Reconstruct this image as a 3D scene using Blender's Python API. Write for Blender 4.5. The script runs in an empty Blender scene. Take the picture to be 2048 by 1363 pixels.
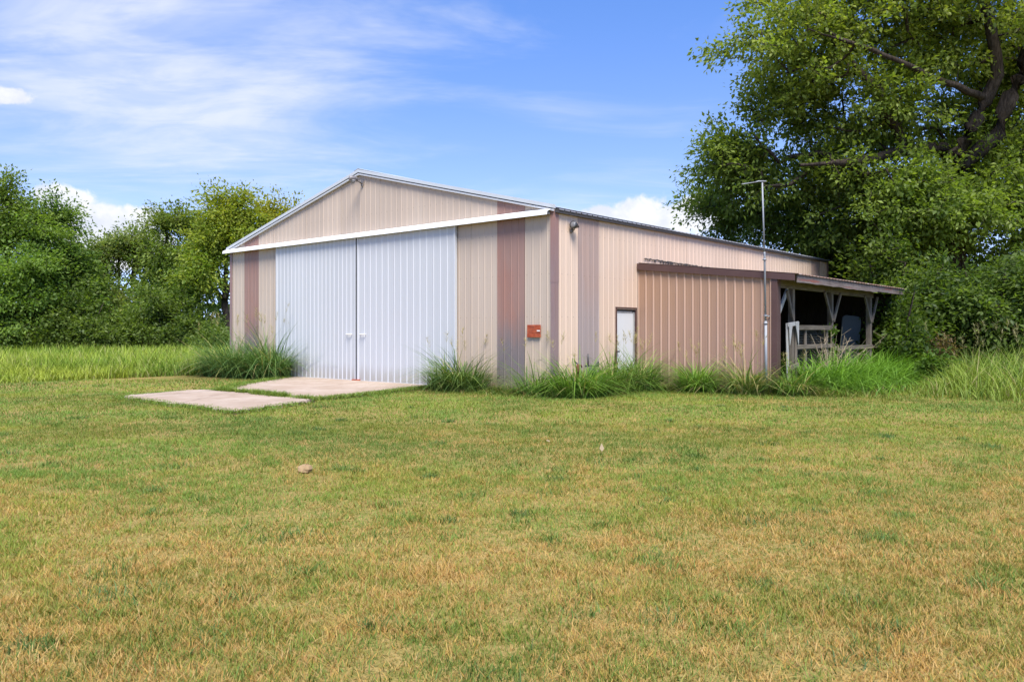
import bpy, math, random
import numpy as np
from mathutils import Vector, Matrix

# ------------------------------------------------------------------ camera, sky, sun, exposure
SC = bpy.context.scene
COL = SC.collection
rng = np.random.default_rng(7)
random.seed(7)

CAM_H = 1.5
FPX, HOR = 1602.0, 662.6            # focal length and horizon row in the photograph's pixels (2048 x 1363)
cam_d = bpy.data.cameras.new('camera')
cam = bpy.data.objects.new('camera', cam_d); COL.objects.link(cam)
cam.location = (0, 0, CAM_H)
cam.rotation_euler = (math.radians(90), 0, 0)
cam_d.sensor_width = 36.0
cam_d.lens = 36.0 * FPX / 2048
cam_d.shift_y = -(681.5 - HOR) / 2048
cam_d.clip_start = 0.1; cam_d.clip_end = 5000
SC.camera = cam

SUN_DIR = Vector((0.06, -0.60, 1.0)).normalized()
SUN_EL = math.asin(SUN_DIR.z); SUN_AZ = math.atan2(SUN_DIR.x, SUN_DIR.y)
sun_d = bpy.data.lights.new('sun', 'SUN')
sun_d.energy = 3.2; sun_d.angle = math.radians(28); sun_d.color = (1.0, 0.94, 0.85)
sun = bpy.data.objects.new('sun', sun_d); COL.objects.link(sun)
sun.rotation_euler = SUN_DIR.to_track_quat('Z', 'Y').to_euler()
sun.location = (0, 0, 40)

SC.view_settings.view_transform = 'Standard'
SC.view_settings.look = 'None'
SC.view_settings.exposure = 1.3
SC.view_settings.gamma = 1.0
SC.view_settings.use_curve_mapping = False
SC.cycles.max_bounces = 10
SC.cycles.diffuse_bounces = 8
SC.cycles.glossy_bounces = 2
SC.cycles.transmission_bounces = 8
SC.cycles.transparent_max_bounces = 4
SC.cycles.use_denoising = True
SC.cycles.caustics_reflective = False
SC.cycles.caustics_refractive = False


class NT:
    """small helper for node trees"""
    def __init__(self, tree):
        self.t = tree; tree.nodes.clear()
    def n(self, typ, ins=None, **props):
        nd = self.t.nodes.new(typ)
        for k, v in props.items(): setattr(nd, k, v)
        for k, v in (ins or {}).items():
            s = nd.inputs[k]
            if isinstance(v, bpy.types.NodeSocket): self.t.links.new(v, s)
            else: s.default_value = v
        return nd
    def math(self, op, a, b=0.0, c=0.0, clamp=False):
        nd = self.n('ShaderNodeMath', {0: a, 1: b, 2: c}, operation=op); nd.use_clamp = clamp
        return nd.outputs[0]
    def mix(self, f, a, b, blend='MIX'):
        nd = self.t.nodes.new('ShaderNodeMix'); nd.data_type = 'RGBA'; nd.blend_type = blend
        for i, v in ((0, f), (6, a), (7, b)):
            if isinstance(v, bpy.types.NodeSocket): self.t.links.new(v, nd.inputs[i])
            elif i == 0: nd.inputs[0].default_value = v
            else: nd.inputs[i].default_value = (*v[:3], 1)
        return nd.outputs[2]
    def mapr(self, v, a, b, c=0.0, d=1.0, smooth=True):
        nd = self.n('ShaderNodeMapRange', {0: v, 1: a, 2: b, 3: c, 4: d})
        nd.interpolation_type = 'SMOOTHSTEP' if smooth else 'LINEAR'
        return nd.outputs[0]
    def noise(self, vec, scale, detail=4.0, rough=0.55, dist=0.0):
        nd = self.n('ShaderNodeTexNoise', {'Scale': scale, 'Detail': detail, 'Roughness': rough, 'Distortion': dist})
        if vec is not None: self.t.links.new(vec, nd.inputs['Vector'])
        return nd.outputs['Fac']
    def vmul(self, vec, s):
        return self.n('ShaderNodeVectorMath', {0: vec, 1: s}, operation='MULTIPLY').outputs[0]


def build_world():
    w = bpy.data.worlds.new('World'); SC.world = w; w.use_nodes = True
    g = NT(w.node_tree)
    out = g.n('ShaderNodeOutputWorld')
    sky = g.n('ShaderNodeTexSky', sky_type='NISHITA', sun_disc=False)
    sky.sun_elevation = SUN_EL; sky.sun_rotation = SUN_AZ
    sky.altitude = 1800; sky.air_density = 1.0; sky.dust_density = 0.3; sky.ozone_density = 2.2
    tc = g.n('ShaderNodeTexCoord').outputs['Generated']
    nrm = g.n('ShaderNodeVectorMath', {0: tc}, operation='NORMALIZE').outputs[0]
    sp = g.n('ShaderNodeSeparateXYZ', {0: nrm})
    x, y, z = sp.outputs
    az = g.math('ARCTAN2', x, y)
    el = g.math('ARCSINE', z)
    ae = g.n('ShaderNodeCombineXYZ', {0: az, 1: el, 2: 0.0}).outputs[0]
    # high thin cirrus: noise on a flat layer far above
    zz = g.math('MAXIMUM', g.math('ADD', z, 0.12), 0.03)
    pl = g.n('ShaderNodeCombineXYZ', {0: g.math('DIVIDE', x, zz), 1: g.math('DIVIDE', y, zz), 2: 0.0}).outputs[0]
    rot = g.n('ShaderNodeMapping', {'Vector': pl, 'Location': (0.35, 0.1, 0.0), 'Rotation': (0, 0, 0.35), 'Scale': (0.7, 1.25, 1)}).outputs[0]
    wisps = g.noise(rot, 1.3, 6, 0.60, 0.6)
    broad_m = g.n('ShaderNodeMapping', {'Vector': pl, 'Location': (1.9, 0.6, 3.0), 'Scale': (0.55, 0.55, 1)}).outputs[0]
    broad = g.noise(broad_m, 1.0, 2, 0.5)
    # one broad veil stands in the upper left of the view
    veil_v = g.n('ShaderNodeVectorMath', {0: ae, 1: (-0.44, 0.31, 0)}, operation='SUBTRACT').outputs[0]
    veil = g.mapr(g.n('ShaderNodeVectorMath', {0: g.vmul(veil_v, (2.9, 6.0, 0))}, operation='LENGTH').outputs['Value'], 0.1, 1.4, 1.0, 0.0)
    cov = g.math('MULTIPLY_ADD', veil, 0.31, g.mapr(broad, 0.40, 0.70, 0.0, 0.12))
    ci = g.mapr(g.math('ADD', wisps, cov), 0.53, 0.98, 0.0, 0.72)
    fine = g.noise(g.n('ShaderNodeMapping', {'Vector': pl, 'Rotation': (0, 0, 0.15), 'Scale': (1.1, 1.9, 1)}).outputs[0], 2.6, 5, 0.58, 0.5)
    ci = g.math('MULTIPLY', ci, g.mapr(fine, 0.30, 0.62, 0.6, 1.06))
    ci = g.math('MULTIPLY', ci, g.mapr(el, 0.02, 0.12, 0.35, 1.0))
    # cumulus puffs low over the horizon, all round
    puffs = []
    def P(px, py, rx, ry): puffs.append((math.atan2(px - 1024, FPX), math.atan2(HOR - py, math.hypot(FPX, px - 1024)), rx / FPX, ry / FPX))
    for a in ((138, 400, 55, 27), (205, 432, 85, 28), (255, 437, 60, 34), (215, 490, 120, 60), (22, 192, 40, 17),
              (1272, 425, 62, 42), (1215, 437, 75, 28), (1330, 445, 90, 36), (1400, 430, 70, 40), (1290, 480, 150, 50)):
        P(*a)
    n1 = g.noise(ae, 30.0, 5, 0.62, 0.3); n1 = g.math('SUBTRACT', n1, 0.5)
    n2 = g.noise(ae, 9.0, 3, 0.5); n2 = g.math('SUBTRACT', n2, 0.5)
    wob = g.math('ADD', g.math('MULTIPLY', n1, 1.5), g.math('MULTIPLY', n2, 0.9))
    cu = None; shade = None
    for (a0, e0, ra, re) in puffs:
        d = g.n('ShaderNodeVectorMath', {0: ae, 1: (a0, e0, 0)}, operation='SUBTRACT').outputs[0]
        d = g.vmul(d, (1 / ra, 1 / re, 0))
        L = g.n('ShaderNodeVectorMath', {0: d}, operation='LENGTH').outputs['Value']
        v = g.math('SUBTRACT', 1.0, L)
        cu = v if cu is None else g.math('MAXIMUM', cu, v)
    cu = g.math('ADD', cu, wob)
    # the same kind of clouds goes on round the rest of the horizon
    rest = g.math('MULTIPLY', g.mapr(g.math('ABSOLUTE', az), 0.6, 0.8), g.mapr(g.math('ABSOLUTE', g.math('SUBTRACT', el, 0.13)), 0.02, 0.09, 1.0, 0.0))
    cu = g.math('MAXIMUM', cu, g.math('SUBTRACT', g.math('ADD', g.math('MULTIPLY', rest, 0.55), g.math('MULTIPLY', wob, 1.3)), 0.75))
    cum = g.mapr(cu, 0.0, 0.34, 0.0, 0.95)
    body = g.mapr(g.noise(ae, 22.0, 5, 0.6), 0.35, 0.68)
    # the sky's own brightness, its hue drawn towards the clear azure of the day
    bw = g.n('ShaderNodeRGBToBW', {0: sky.outputs[0]}).outputs[0]
    tint = g.mix(g.mapr(el, 0.03, 0.50), (.62, .86, 1.50), (.40, 1.04, 3.0))
    lum = g.n('ShaderNodeCombineColor', {0: bw, 1: bw, 2: bw}).outputs[0]
    hsv = g.mix(0.8, sky.outputs[0], g.mix(1.0, lum, tint, 'MULTIPLY'))
    c = g.mix(ci, hsv, (4.9, 5.05, 5.5))
    cucol = g.mix(body, (4.3, 4.5, 5.1), (5.7, 5.7, 5.8))
    c = g.mix(cum, c, cucol)
    bg = g.n('ShaderNodeBackground', {'Color': c, 'Strength': 0.08})
    w.node_tree.links.new(bg.outputs[0], out.inputs[0])
    w.cycles.sampling_method = 'MANUAL'; w.cycles.sample_map_resolution = 512
build_world()

# ------------------------------------------------------------------ scene helpers
def P(px, depth, py=None):
    """world point at a distance in front of the photographer's stand"""
    X = (px - 1024) / FPX * depth
    return Vector((X, depth, 0 if py is None else CAM_H - (py - HOR) / FPX * depth))

TH, CX, CY = 0.7121, 1.008, 18.89
EX = Vector((math.cos(TH), -math.sin(TH), 0)); EY = Vector((math.sin(TH), math.cos(TH), 0))
def B(x, y, z=0.0):
    """barn coordinates -> world (x along the front to the right, y towards the back)"""
    return Vector((CX, CY, 0)) + EX * x + EY * y + Vector((0, 0, z))
W, L, EAVE, RIDGE = 14.463, 18.10, 4.36, 6.13
V0, XP = 3.649, 3.826                # lean-to: front plane, post line

def tag(o, label=None, cat=None, group=None, kind=None):
    for k, v in (('label', label), ('category', cat), ('group', group), ('kind', kind)):
        if v: o[k] = v
    return o
def empty(name, loc=(0, 0, 0), rz=0.0, parent=None):
    o = bpy.data.objects.new(name, None); COL.objects.link(o)
    o.location = loc; o.rotation_euler = (0, 0, rz); o.parent = parent; o.empty_display_size = 0.2
    return o
def link(name, me, parent=None, loc=(0, 0, 0)):
    o = bpy.data.objects.new(name, me); COL.objects.link(o); o.parent = parent; o.location = loc
    return o

class MB:
    def __init__(self): self.v = []; self.f = []; self.mi = []
    def add(self, vs, fs, mi=0):
        k = len(self.v); self.v += [tuple(p) for p in vs]
        for f in fs: self.f.append(tuple(i + k for i in f)); self.mi.append(mi)
        return self
    def box(self, x0, x1, y0, y1, z0, z1, mi=0):
        vs = [(x, y, z) for z in (z0, z1) for y in (y0, y1) for x in (x0, x1)]
        return self.add(vs, [(0, 2, 3, 1), (4, 5, 7, 6), (0, 1, 5, 4), (2, 6, 7, 3), (0, 4, 6, 2), (1, 3, 7, 5)], mi)
    def bar(self, p0, p1, w, h, up=(0, 0, 1), mi=0):
        """rectangular bar from p0 to p1, w sideways, h along up"""
        p0 = Vector(p0); p1 = Vector(p1); d = (p1 - p0).normalized(); up = Vector(up)
        s = d.cross(up).normalized(); u = s.cross(d).normalized()
        vs = [p + s * a * w / 2 + u * b * h / 2 for p in (p0, p1) for a, b in ((-1, -1), (1, -1), (1, 1), (-1, 1))]
        return self.add(vs, [(0, 3, 2, 1), (4, 5, 6, 7), (0, 1, 5, 4), (1, 2, 6, 5), (2, 3, 7, 6), (3, 0, 4, 7)], mi)
    def tube(self, pts, rad, n=8, cap=True, mi=0):
        pts = [Vector(p) for p in pts]
        if not hasattr(rad, '__len__'): rad = [rad] * len(pts)
        vs = []; fs = []
        for i, p in enumerate(pts):
            d = (pts[min(i + 1, len(pts) - 1)] - pts[max(i - 1, 0)]).normalized()
            a = Vector((0, 0, 1)) if abs(d.z) < .9 else Vector((1, 0, 0))
            s = d.cross(a).normalized(); u = s.cross(d)
            vs += [p + (s * math.cos(t) + u * math.sin(t)) * rad[i] for t in (2 * math.pi * k / n for k in range(n))]
        for i in range(len(pts) - 1):
            for k in range(n):
                fs.append((i * n + k, i * n + (k + 1) % n, (i + 1) * n + (k + 1) % n, (i + 1) * n + k))
        if cap: fs += [tuple(range(n))[::-1], tuple((len(pts) - 1) * n + k for k in range(n))]
        return self.add(vs, fs, mi)
    def prism(self, poly, d, mi=0):
        """poly: list of 3d points, extruded by vector d"""
        n = len(poly); d = Vector(d)
        vs = [Vector(p) for p in poly] + [Vector(p) + d for p in poly]
        fs = [tuple(range(n))[::-1], tuple(range(n, 2 * n))] + [(i, (i + 1) % n, (i + 1) % n + n, i + n) for i in range(n)]
        return self.add(vs, fs, mi)
    def mesh(self, name, mats, smooth=False):
        me = bpy.data.meshes.new(name); me.from_pydata(self.v, [], self.f)
        for m in (mats if isinstance(mats, (list, tuple)) else [mats]): me.materials.append(m)
        me.polygons.foreach_set('material_index', self.mi)
        if smooth: me.polygons.foreach_set('use_smooth', [True] * len(self.f))
        me.validate(); me.update(); return me
    def build(self, name, mats, parent=None, smooth=False, bevel=0.0, loc=(0, 0, 0)):
        o = link(name, self.mesh(name, mats, smooth), parent, loc)
        if bevel:
            m = o.modifiers.new('bevel', 'BEVEL'); m.width = bevel; m.segments = 2; m.limit_method = 'ANGLE'
        return o

def np_mesh(name, verts, loops, starts, mat, color=None, smooth=False):
    me = bpy.data.meshes.new(name)
    me.vertices.add(len(verts)); me.vertices.foreach_set('co', np.ascontiguousarray(verts, np.float32).ravel())
    me.loops.add(len(loops)); me.loops.foreach_set('vertex_index', np.ascontiguousarray(loops, np.int32))
    me.polygons.add(len(starts)); me.polygons.foreach_set('loop_start', np.ascontiguousarray(starts, np.int32))
    if smooth: me.polygons.foreach_set('use_smooth', np.ones(len(starts), bool))
    me.materials.append(mat)
    if color is not None:
        at = me.attributes.new('tint', 'FLOAT_COLOR', 'POINT')
        c = np.ones((len(verts), 4), np.float32); c[:, :3] = color
        at.data.foreach_set('color', c.ravel())
    me.update(calc_edges=True); return me

# value noise in numpy, for where colours and heights vary over the ground
_lat = np.random.default_rng(11).random((256, 256))
def vnoise(x, y):
    xi = np.floor(x).astype(int); yi = np.floor(y).astype(int); fx = x - xi; fy = y - yi
    fx = fx * fx * (3 - 2 * fx); fy = fy * fy * (3 - 2 * fy)
    a = _lat[xi % 256, yi % 256]; b = _lat[(xi + 1) % 256, yi % 256]; c = _lat[xi % 256, (yi + 1) % 256]; d = _lat[(xi + 1) % 256, (yi + 1) % 256]
    return (a * (1 - fx) + b * fx) * (1 - fy) + (c * (1 - fx) + d * fx) * fy
def fbm(x, y, o=4):
    s = 0; a = .5; t = 0
    for k in range(o): s = s + a * vnoise(x * 2 ** k + 17 * k, y * 2 ** k + 5 * k); t += a; a *= .55
    return s / t
def to_local(x, y):
    dx = x - CX; dy = y - CY
    return dx * EX.x + dy * EX.y, dx * EY.x + dy * EY.y
def in_poly(x, y, poly):
    ins = np.zeros(len(x), bool); n = len(poly)
    for i in range(n):
        x0, y0 = poly[i]; x1, y1 = poly[(i + 1) % n]
        if y0 == y1: continue
        c = ((y0 > y) != (y1 > y)) & (x < (x1 - x0) * (y - y0) / (y1 - y0) + x0)
        ins ^= c
    return ins
def ground_z(x, y):
    z = (fbm(x * .18 + 40, y * .18 + 9, 3) - .5) * .10
    lx, ly = to_local(x, y)
    near = np.clip((np.maximum(np.maximum(-15.2 - lx, lx - 5.0), np.maximum(-7.6 - ly, ly - 19)) + 0.2) / 3, 0, 1)
    return z * near

# ------------------------------------------------------------------ materials
def mat(name):
    m = bpy.data.materials.new(name); m.use_nodes = True
    g = NT(m.node_tree); out = g.n('ShaderNodeOutputMaterial')
    return m, g, out
def finish(m, g, out, color, rough=0.6, metal=0.0, bump=None, bstr=0.2, bdist=0.01, spec=0.5):
    ins = {'Base Color': color if isinstance(color, bpy.types.NodeSocket) else (*color, 1), 'Roughness': rough, 'Metallic': metal, 'Specular IOR Level': spec}
    p = g.n('ShaderNodeBsdfPrincipled', ins)
    if bump is not None:
        b = g.n('ShaderNodeBump', {'Height': bump, 'Strength': bstr, 'Distance': bdist})
        m.node_tree.links.new(b.outputs[0], p.inputs['Normal'])
    m.node_tree.links.new(p.outputs[0], out.inputs[0])
    return m

def siding_mat(name, top, bottom=None, zlo=0.0, zhi=1.0, axis=0, blotch=None, blotch_amt=0.0, rough=0.5, stain=0.12, screws=True, hue=None):
    m, g, out = mat(name)
    geo = g.n('ShaderNodeNewGeometry').outputs['Position']
    oc = g.n('ShaderNodeTexCoord').outputs['Object']
    so = g.n('ShaderNodeSeparateXYZ', {0: oc}); z = so.outputs[2]; a = so.outputs[axis]
    c = top
    if blotch is not None:
        nb = g.noise(g.vmul(geo, (1.3, 1.3, .45)), 0.9, 5, .6)
        c = g.mix(g.math('MULTIPLY', g.mapr(nb, .42, .66), blotch_amt), c, blotch)
    if bottom is not None:
        nz = g.noise(g.vmul(geo, (2.2, 2.2, .5)), 1.6, 4, .6)
        t = g.mapr(g.math('MULTIPLY_ADD', g.math('SUBTRACT', nz, .5), 1.5, z), zlo, zhi)
        c = g.mix(t, bottom, c)
    st = g.noise(g.vmul(geo, (9, 9, .28)), 1.6, 5, .65)
    c = g.mix(g.mapr(st, .30, .75, stain, 0), c, tuple(v * .62 for v in (top if not isinstance(top, bpy.types.NodeSocket) else (.3, .25, .2))))
    rnd = g.n('ShaderNodeObjectInfo').outputs['Random']
    val = g.mapr(rnd, 0, 1, .95, 1.05, False)
    c = g.n('ShaderNodeHueSaturation', {'Value': val, 'Color': c}).outputs[0]
    # splash dirt near the ground, algae-dark streaks with a ragged top
    dz = g.mapr(g.math('MULTIPLY_ADD', st, -.5, z), -.15, .38, .42, 0)
    c = g.mix(dz, c, (.22, .17, .10))
    if screws:
        u = g.math('SUBTRACT', g.math('MULTIPLY', g.math('FRACT', g.math('DIVIDE', a, .2286)), .2286), .052)
        zq = g.math('SUBTRACT', g.math('MULTIPLY', g.math('FRACT', g.math('DIVIDE', g.math('SUBTRACT', z, .33), 1.02)), 1.02), .5)
        r = g.math('SQRT', g.math('ADD', g.math('MULTIPLY', u, u), g.math('MULTIPLY', zq, zq)))
        c = g.mix(g.mapr(r, .006, .016, .55, 0), c, (.10, .07, .06))
    wav = g.noise(g.vmul(geo, (1, 1, .6)), 2.2, 2, .5)
    return finish(m, g, out, c, rough, 0, wav, .12, .02, .35)

def plain(name, col, var=0.12, scale=6.0, rough=0.55, metal=0.0, dirt=None, dirt_amt=0.3, bstr=0.15, stretch=(1, 1, 1), spec=.4):
    m, g, out = mat(name)
    oc = g.n('ShaderNodeNewGeometry').outputs['Position']
    n = g.noise(g.vmul(oc, stretch), scale, 5, .6)
    c = g.mix(n, tuple(v * (1 - var) for v in col), tuple(min(1, v * (1 + var)) for v in col))
    if dirt is not None:
        d = g.noise(g.vmul(oc, stretch), scale * .45, 6, .65)
        c = g.mix(g.mapr(d, .48, .7, 0, dirt_amt), c, dirt)
    return finish(m, g, out, c, rough, metal, n, bstr, .006, spec)

def wood_mat(name, c0, c1, paint=None, paint_amt=.5, axis_scale=(18, 18, 1.2)):
    m, g, out = mat(name)
    oc = g.n('ShaderNodeTexCoord').outputs['Object']
    n = g.noise(g.vmul(oc, axis_scale), 2.2, 6, .65, .4)
    c = g.mix(g.mapr(n, .3, .7), c0, c1)
    b = g.noise(oc, 1.1, 4, .6)
    c = g.mix(g.mapr(b, .4, .75, 0, .45), c, tuple(v * .45 for v in c0))
    if paint is not None:
        pn = g.noise(g.vmul(oc, axis_scale), .55, 6, .7)
        c = g.mix(g.mapr(pn, .5 - .25 * (paint_amt - .5), .56 - .25 * (paint_amt - .5)), c, paint)
    return finish(m, g, out, c, .85, 0, n, .45, .006, .2)

M = {}
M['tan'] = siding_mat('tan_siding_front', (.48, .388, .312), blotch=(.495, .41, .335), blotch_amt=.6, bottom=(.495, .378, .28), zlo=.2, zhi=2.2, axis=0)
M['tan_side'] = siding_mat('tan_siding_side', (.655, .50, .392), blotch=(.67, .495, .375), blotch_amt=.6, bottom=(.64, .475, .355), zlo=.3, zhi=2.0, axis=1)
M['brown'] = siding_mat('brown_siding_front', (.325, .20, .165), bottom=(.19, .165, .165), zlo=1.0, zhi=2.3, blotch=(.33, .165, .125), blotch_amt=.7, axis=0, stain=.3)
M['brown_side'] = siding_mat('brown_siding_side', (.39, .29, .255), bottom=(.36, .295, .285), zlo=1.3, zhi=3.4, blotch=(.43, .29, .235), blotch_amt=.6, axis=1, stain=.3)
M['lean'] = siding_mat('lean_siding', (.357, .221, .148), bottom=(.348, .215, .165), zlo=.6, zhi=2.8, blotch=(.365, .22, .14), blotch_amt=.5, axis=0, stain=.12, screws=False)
M['lean_rib'] = siding_mat('lean_siding_rib', (.47, .31, .225), bottom=(.45, .30, .235), zlo=.6, zhi=2.8, axis=0, stain=.1, screws=False)  # lighter crest colour paints in the sky light that the ribs catch
M['door'] = siding_mat('white_door_sheet', (.485, .497, .512), axis=0, stain=.05, rough=.4, screws=False)
M['door_rib'] = plain('white_door_rib', (.54, .552, .572), .03, 3, .4)  # lighter copy of the door white, paints highlights on the rib crests
M['white'] = plain('white_trim_paint', (.84, .84, .83), .03, 4, .4, dirt=(.6, .58, .55), dirt_amt=.25)
M['rake'] = plain('grey_white_rake_metal', (.50, .53, .56), .06, 3, .38, dirt=(.5, .5, .5), dirt_amt=.3)
M['dark_gap'] = plain('dark_gap_shade', (.02, .02, .022), .1, 5, .8)  # near-black, gives the gap between the door leaves its shade by colour
M['trim'] = plain('dark_brown_trim', (.082, .043, .038), .12, 3, .5, dirt=(.105, .06, .05), dirt_amt=.5)
M['corner'] = siding_mat('faded_corner_trim', (.30, .175, .155), bottom=(.27, .195, .19), zlo=.8, zhi=4.2, blotch=(.24, .18, .185), blotch_amt=.8, axis=0, stain=.3, screws=False)
M['roof'] = plain('galvanised_roof', (.30, .30, .31), .12, 2, .42, .6, dirt=(.30, .24, .20), dirt_amt=.5)
M['roof_edge'] = plain('dark_roof_edge', (.055, .05, .05), .3, 6, .7)
M['core'] = plain('wall_inside_board', (.10, .085, .07), .2, 3, .9)
M['galv'] = plain('galvanised_pipe', (.27, .29, .32), .15, 14, .6, .25, dirt=(.30, .27, .25), dirt_amt=.4)
M['wood'] = wood_mat('weathered_grey_wood', (.135, .11, .088), (.255, .215, .175))
M['wood_h'] = wood_mat('weathered_beam_wood', (.115, .095, .075), (.215, .18, .14), axis_scale=(18, 1.2, 18))
M['fascia'] = wood_mat('peeling_fascia_wood', (.14, .11, .105), (.25, .21, .20), paint=(.23, .10, .085), paint_amt=.25, axis_scale=(18, 1.0, 18))
M['wood_white'] = wood_mat('peeling_white_wood', (.30, .295, .285), (.50, .50, .49), paint=(.26, .24, .22), paint_amt=.12)
M['dark_board'] = wood_mat('dark_board', (.022, .018, .014), (.045, .036, .028))  # near-black so that the lean-to interior reads as deep shade
M['rust'] = None
M['tin_roof'] = plain('rusty_tin_roof', (.22, .14, .11), .25, 3, .6, .3, dirt=(.36, .33, .31), dirt_amt=.7)
M['wire'] = plain('chicken_wire', (.16, .17, .165), .2, 8, .55, .4)
M['lamp_grey'] = plain('lamp_housing', (.20, .185, .185), .15, 8, .5, .2)
M['lamp_dark'] = plain('flood_housing', (.06, .06, .068), .2, 12, .4, .3)
M['lamp_glass'] = plain('lamp_lens', (.20, .20, .21), .05, 8, .2)
M['green_iron'] = plain('green_painted_iron', (.03, .05, .035), .3, 14, .5, dirt=(.12, .06, .03), dirt_amt=.4)
M['panel_grey'] = plain('grey_plastic_panel', (.085, .10, .115), .1, 3, .5)
M['rock'] = plain('tan_rock', (.31, .21, .11), .2, 22, .9, bstr=.5)
M['leaf_dry'] = plain('dry_leaf', (.30, .23, .14), .15, 30, .8)

def rust_mat(k=1.0):
    m, g, out = mat('rusty_sheet')
    p = g.n('ShaderNodeNewGeometry').outputs['Position']
    n = g.noise(p, 9, 6, .68); n2 = g.noise(g.vmul(p, (1, 1, 4)), 5, 5, .65)
    c = g.mix(g.mapr(n, .35, .65), (.30, .055, .025), (.42, .10, .045))
    c = g.mix(g.mapr(n2, .52, .66, 0, .8), c, (.13, .045, .035))
    c = g.mix(1.0, c, (k, k, k), 'MULTIPLY')
    return finish(m, g, out, c, .8, 0, n, .3, .004, .2)
M['rust'] = rust_mat(); M['rust_dark'] = plain('brown_rust', (.14, .06, .03), .4, 14, .85, dirt=(.05, .03, .02), dirt_amt=.7)

def white_entry_mat():
    m, g, out = mat('worn_white_entry_door')
    oc = g.n('ShaderNodeTexCoord').outputs['Object']; z = g.n('ShaderNodeSeparateXYZ', {0: oc}).outputs[2]
    n = g.noise(g.vmul(oc, (3, 3, .8)), 3, 6, .7); n2 = g.noise(oc, 14, 5, .7, 1.2)
    low = g.mapr(z, .55, 1.15, 1, 0)
    c = g.mix(g.math('MULTIPLY', g.mapr(n2, .56, .62), g.math('MULTIPLY', low, .8)), (.62, .635, .65), (.22, .20, .18))
    c = g.mix(g.mapr(n, .5, .8, 0, .25), c, (.52, .52, .52))
    return finish(m, g, out, c, .45, 0, n2, .1, .003)
M['entry'] = white_entry_mat()

def concrete_mat():
    m, g, out = mat('pale_concrete')
    p = g.n('ShaderNodeNewGeometry').outputs['Position']
    n = g.noise(p, .9, 6, .62); f = g.noise(p, 42, 4, .7); s = g.noise(p, 4.5, 5, .65)
    c = g.mix(g.mapr(n, .35, .7), (.34, .26, .20), (.42, .34, .28))
    c = g.mix(g.mapr(s, .50, .72, 0, .65), c, (.27, .20, .145))
    c = g.mix(g.mapr(f, .55, .8, 0, .35), c, (.24, .19, .145))
    v = g.n('ShaderNodeTexVoronoi', {'Vector': g.n('ShaderNodeVectorMath', {0: p, 1: (3.3, 1.7, 0)}, operation='ADD').outputs[0], 'Scale': .32}, feature='DISTANCE_TO_EDGE')
    c = g.mix(g.mapr(g.math('MULTIPLY_ADD', g.math('SUBTRACT', s, .5), .03, v.outputs[0]), .0, .008, .65, 0), c, (.16, .12, .09))
    return finish(m, g, out, c, .9, 0, f, .35, .006, .2)
M['concrete'] = concrete_mat()

def ground_mat():
    m, g, out = mat('lawn_soil_and_thatch')
    p = g.n('ShaderNodeNewGeometry').outputs['Position']
    n = g.noise(p, .35, 6, .6); f = g.noise(p, 16, 6, .72); h = g.noise(g.vmul(p, (1, 1, 1)), 70, 3, .6)
    c = g.mix(g.mapr(n, .38, .62), (.15, .165, .035), (.25, .185, .06))
    c = g.mix(g.mapr(f, .40, .62), c, (.32, .235, .085))
    c = g.mix(g.mapr(h, .5, .66, 0, .6), c, (.06, .055, .018))
    y = g.n('ShaderNodeSeparateXYZ', {0: p}).outputs[1]
    c = g.mix(g.mapr(y, 60, 140), c, (.07, .10, .025))
    return finish(m, g, out, c, .95, 0, h, .6, .02, .1)
M['ground'] = ground_mat()

def foliage_mat(name, trans=.35, rough=.5, spec=.3, tcol=(1.25, 1.35, .55)):
    m, g, out = mat(name)
    a = g.n('ShaderNodeAttribute', attribute_name='tint').outputs['Color']
    p = g.n('ShaderNodeBsdfPrincipled', {'Base Color': a, 'Roughness': rough, 'Specular IOR Level': spec})
    tc = g.mix(1.0, a, tcol, 'MULTIPLY')
    t = g.n('ShaderNodeBsdfTranslucent', {'Color': tc})
    mx = g.n('ShaderNodeMixShader', {0: trans, 1: p.outputs[0], 2: t.outputs[0]})
    m.node_tree.links.new(mx.outputs[0], out.inputs[0]); return m
M['leaf'] = foliage_mat('tree_leaf', .50)
M['grass'] = foliage_mat('grass_blade', .30, .55, .25, (1.15, 1.2, .6))

def bark_mat():
    m, g, out = mat('dark_bark')
    p = g.n('ShaderNodeNewGeometry').outputs['Position']
    n = g.noise(g.vmul(p, (6, 6, 1.2)), 2.4, 6, .7)
    c = g.mix(g.mapr(n, .3, .7), (.022, .017, .013), (.085, .068, .055))
    return finish(m, g, out, c, .95, 0, n, .8, .04, .1)
M['bark'] = bark_mat()

# ------------------------------------------------------------------ ground and pads
def build_ground():
    fine = np.linspace(-40, 40, 161); fy = np.linspace(-8, 56, 129)
    far = np.array([60, 90, 140, 220, 400, 800, 1600, 3000.])
    xs = np.concatenate([-far[::-1], fine, far]); ys = np.concatenate([-far[::-1], fy, far + 6])
    X, Y = np.meshgrid(xs, ys); Z = ground_z(X.ravel(), Y.ravel()) * (np.abs(X.ravel()) < 60) * (np.abs(Y.ravel()) < 60)
    v = np.stack([X.ravel(), Y.ravel(), Z], 1); nx = len(xs); ny = len(ys)
    i, j = np.meshgrid(np.arange(nx - 1), np.arange(ny - 1)); k = (j * nx + i).ravel()
    loops = np.stack([k, k + 1, k + 1 + nx, k + nx], 1).ravel()
    o = link('ground', np_mesh('ground', v, loops, np.arange(len(k)) * 4, M['ground'], smooth=True))
    tag(o, 'mown lawn ground running out to the horizon', kind='structure')
build_ground()

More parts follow.
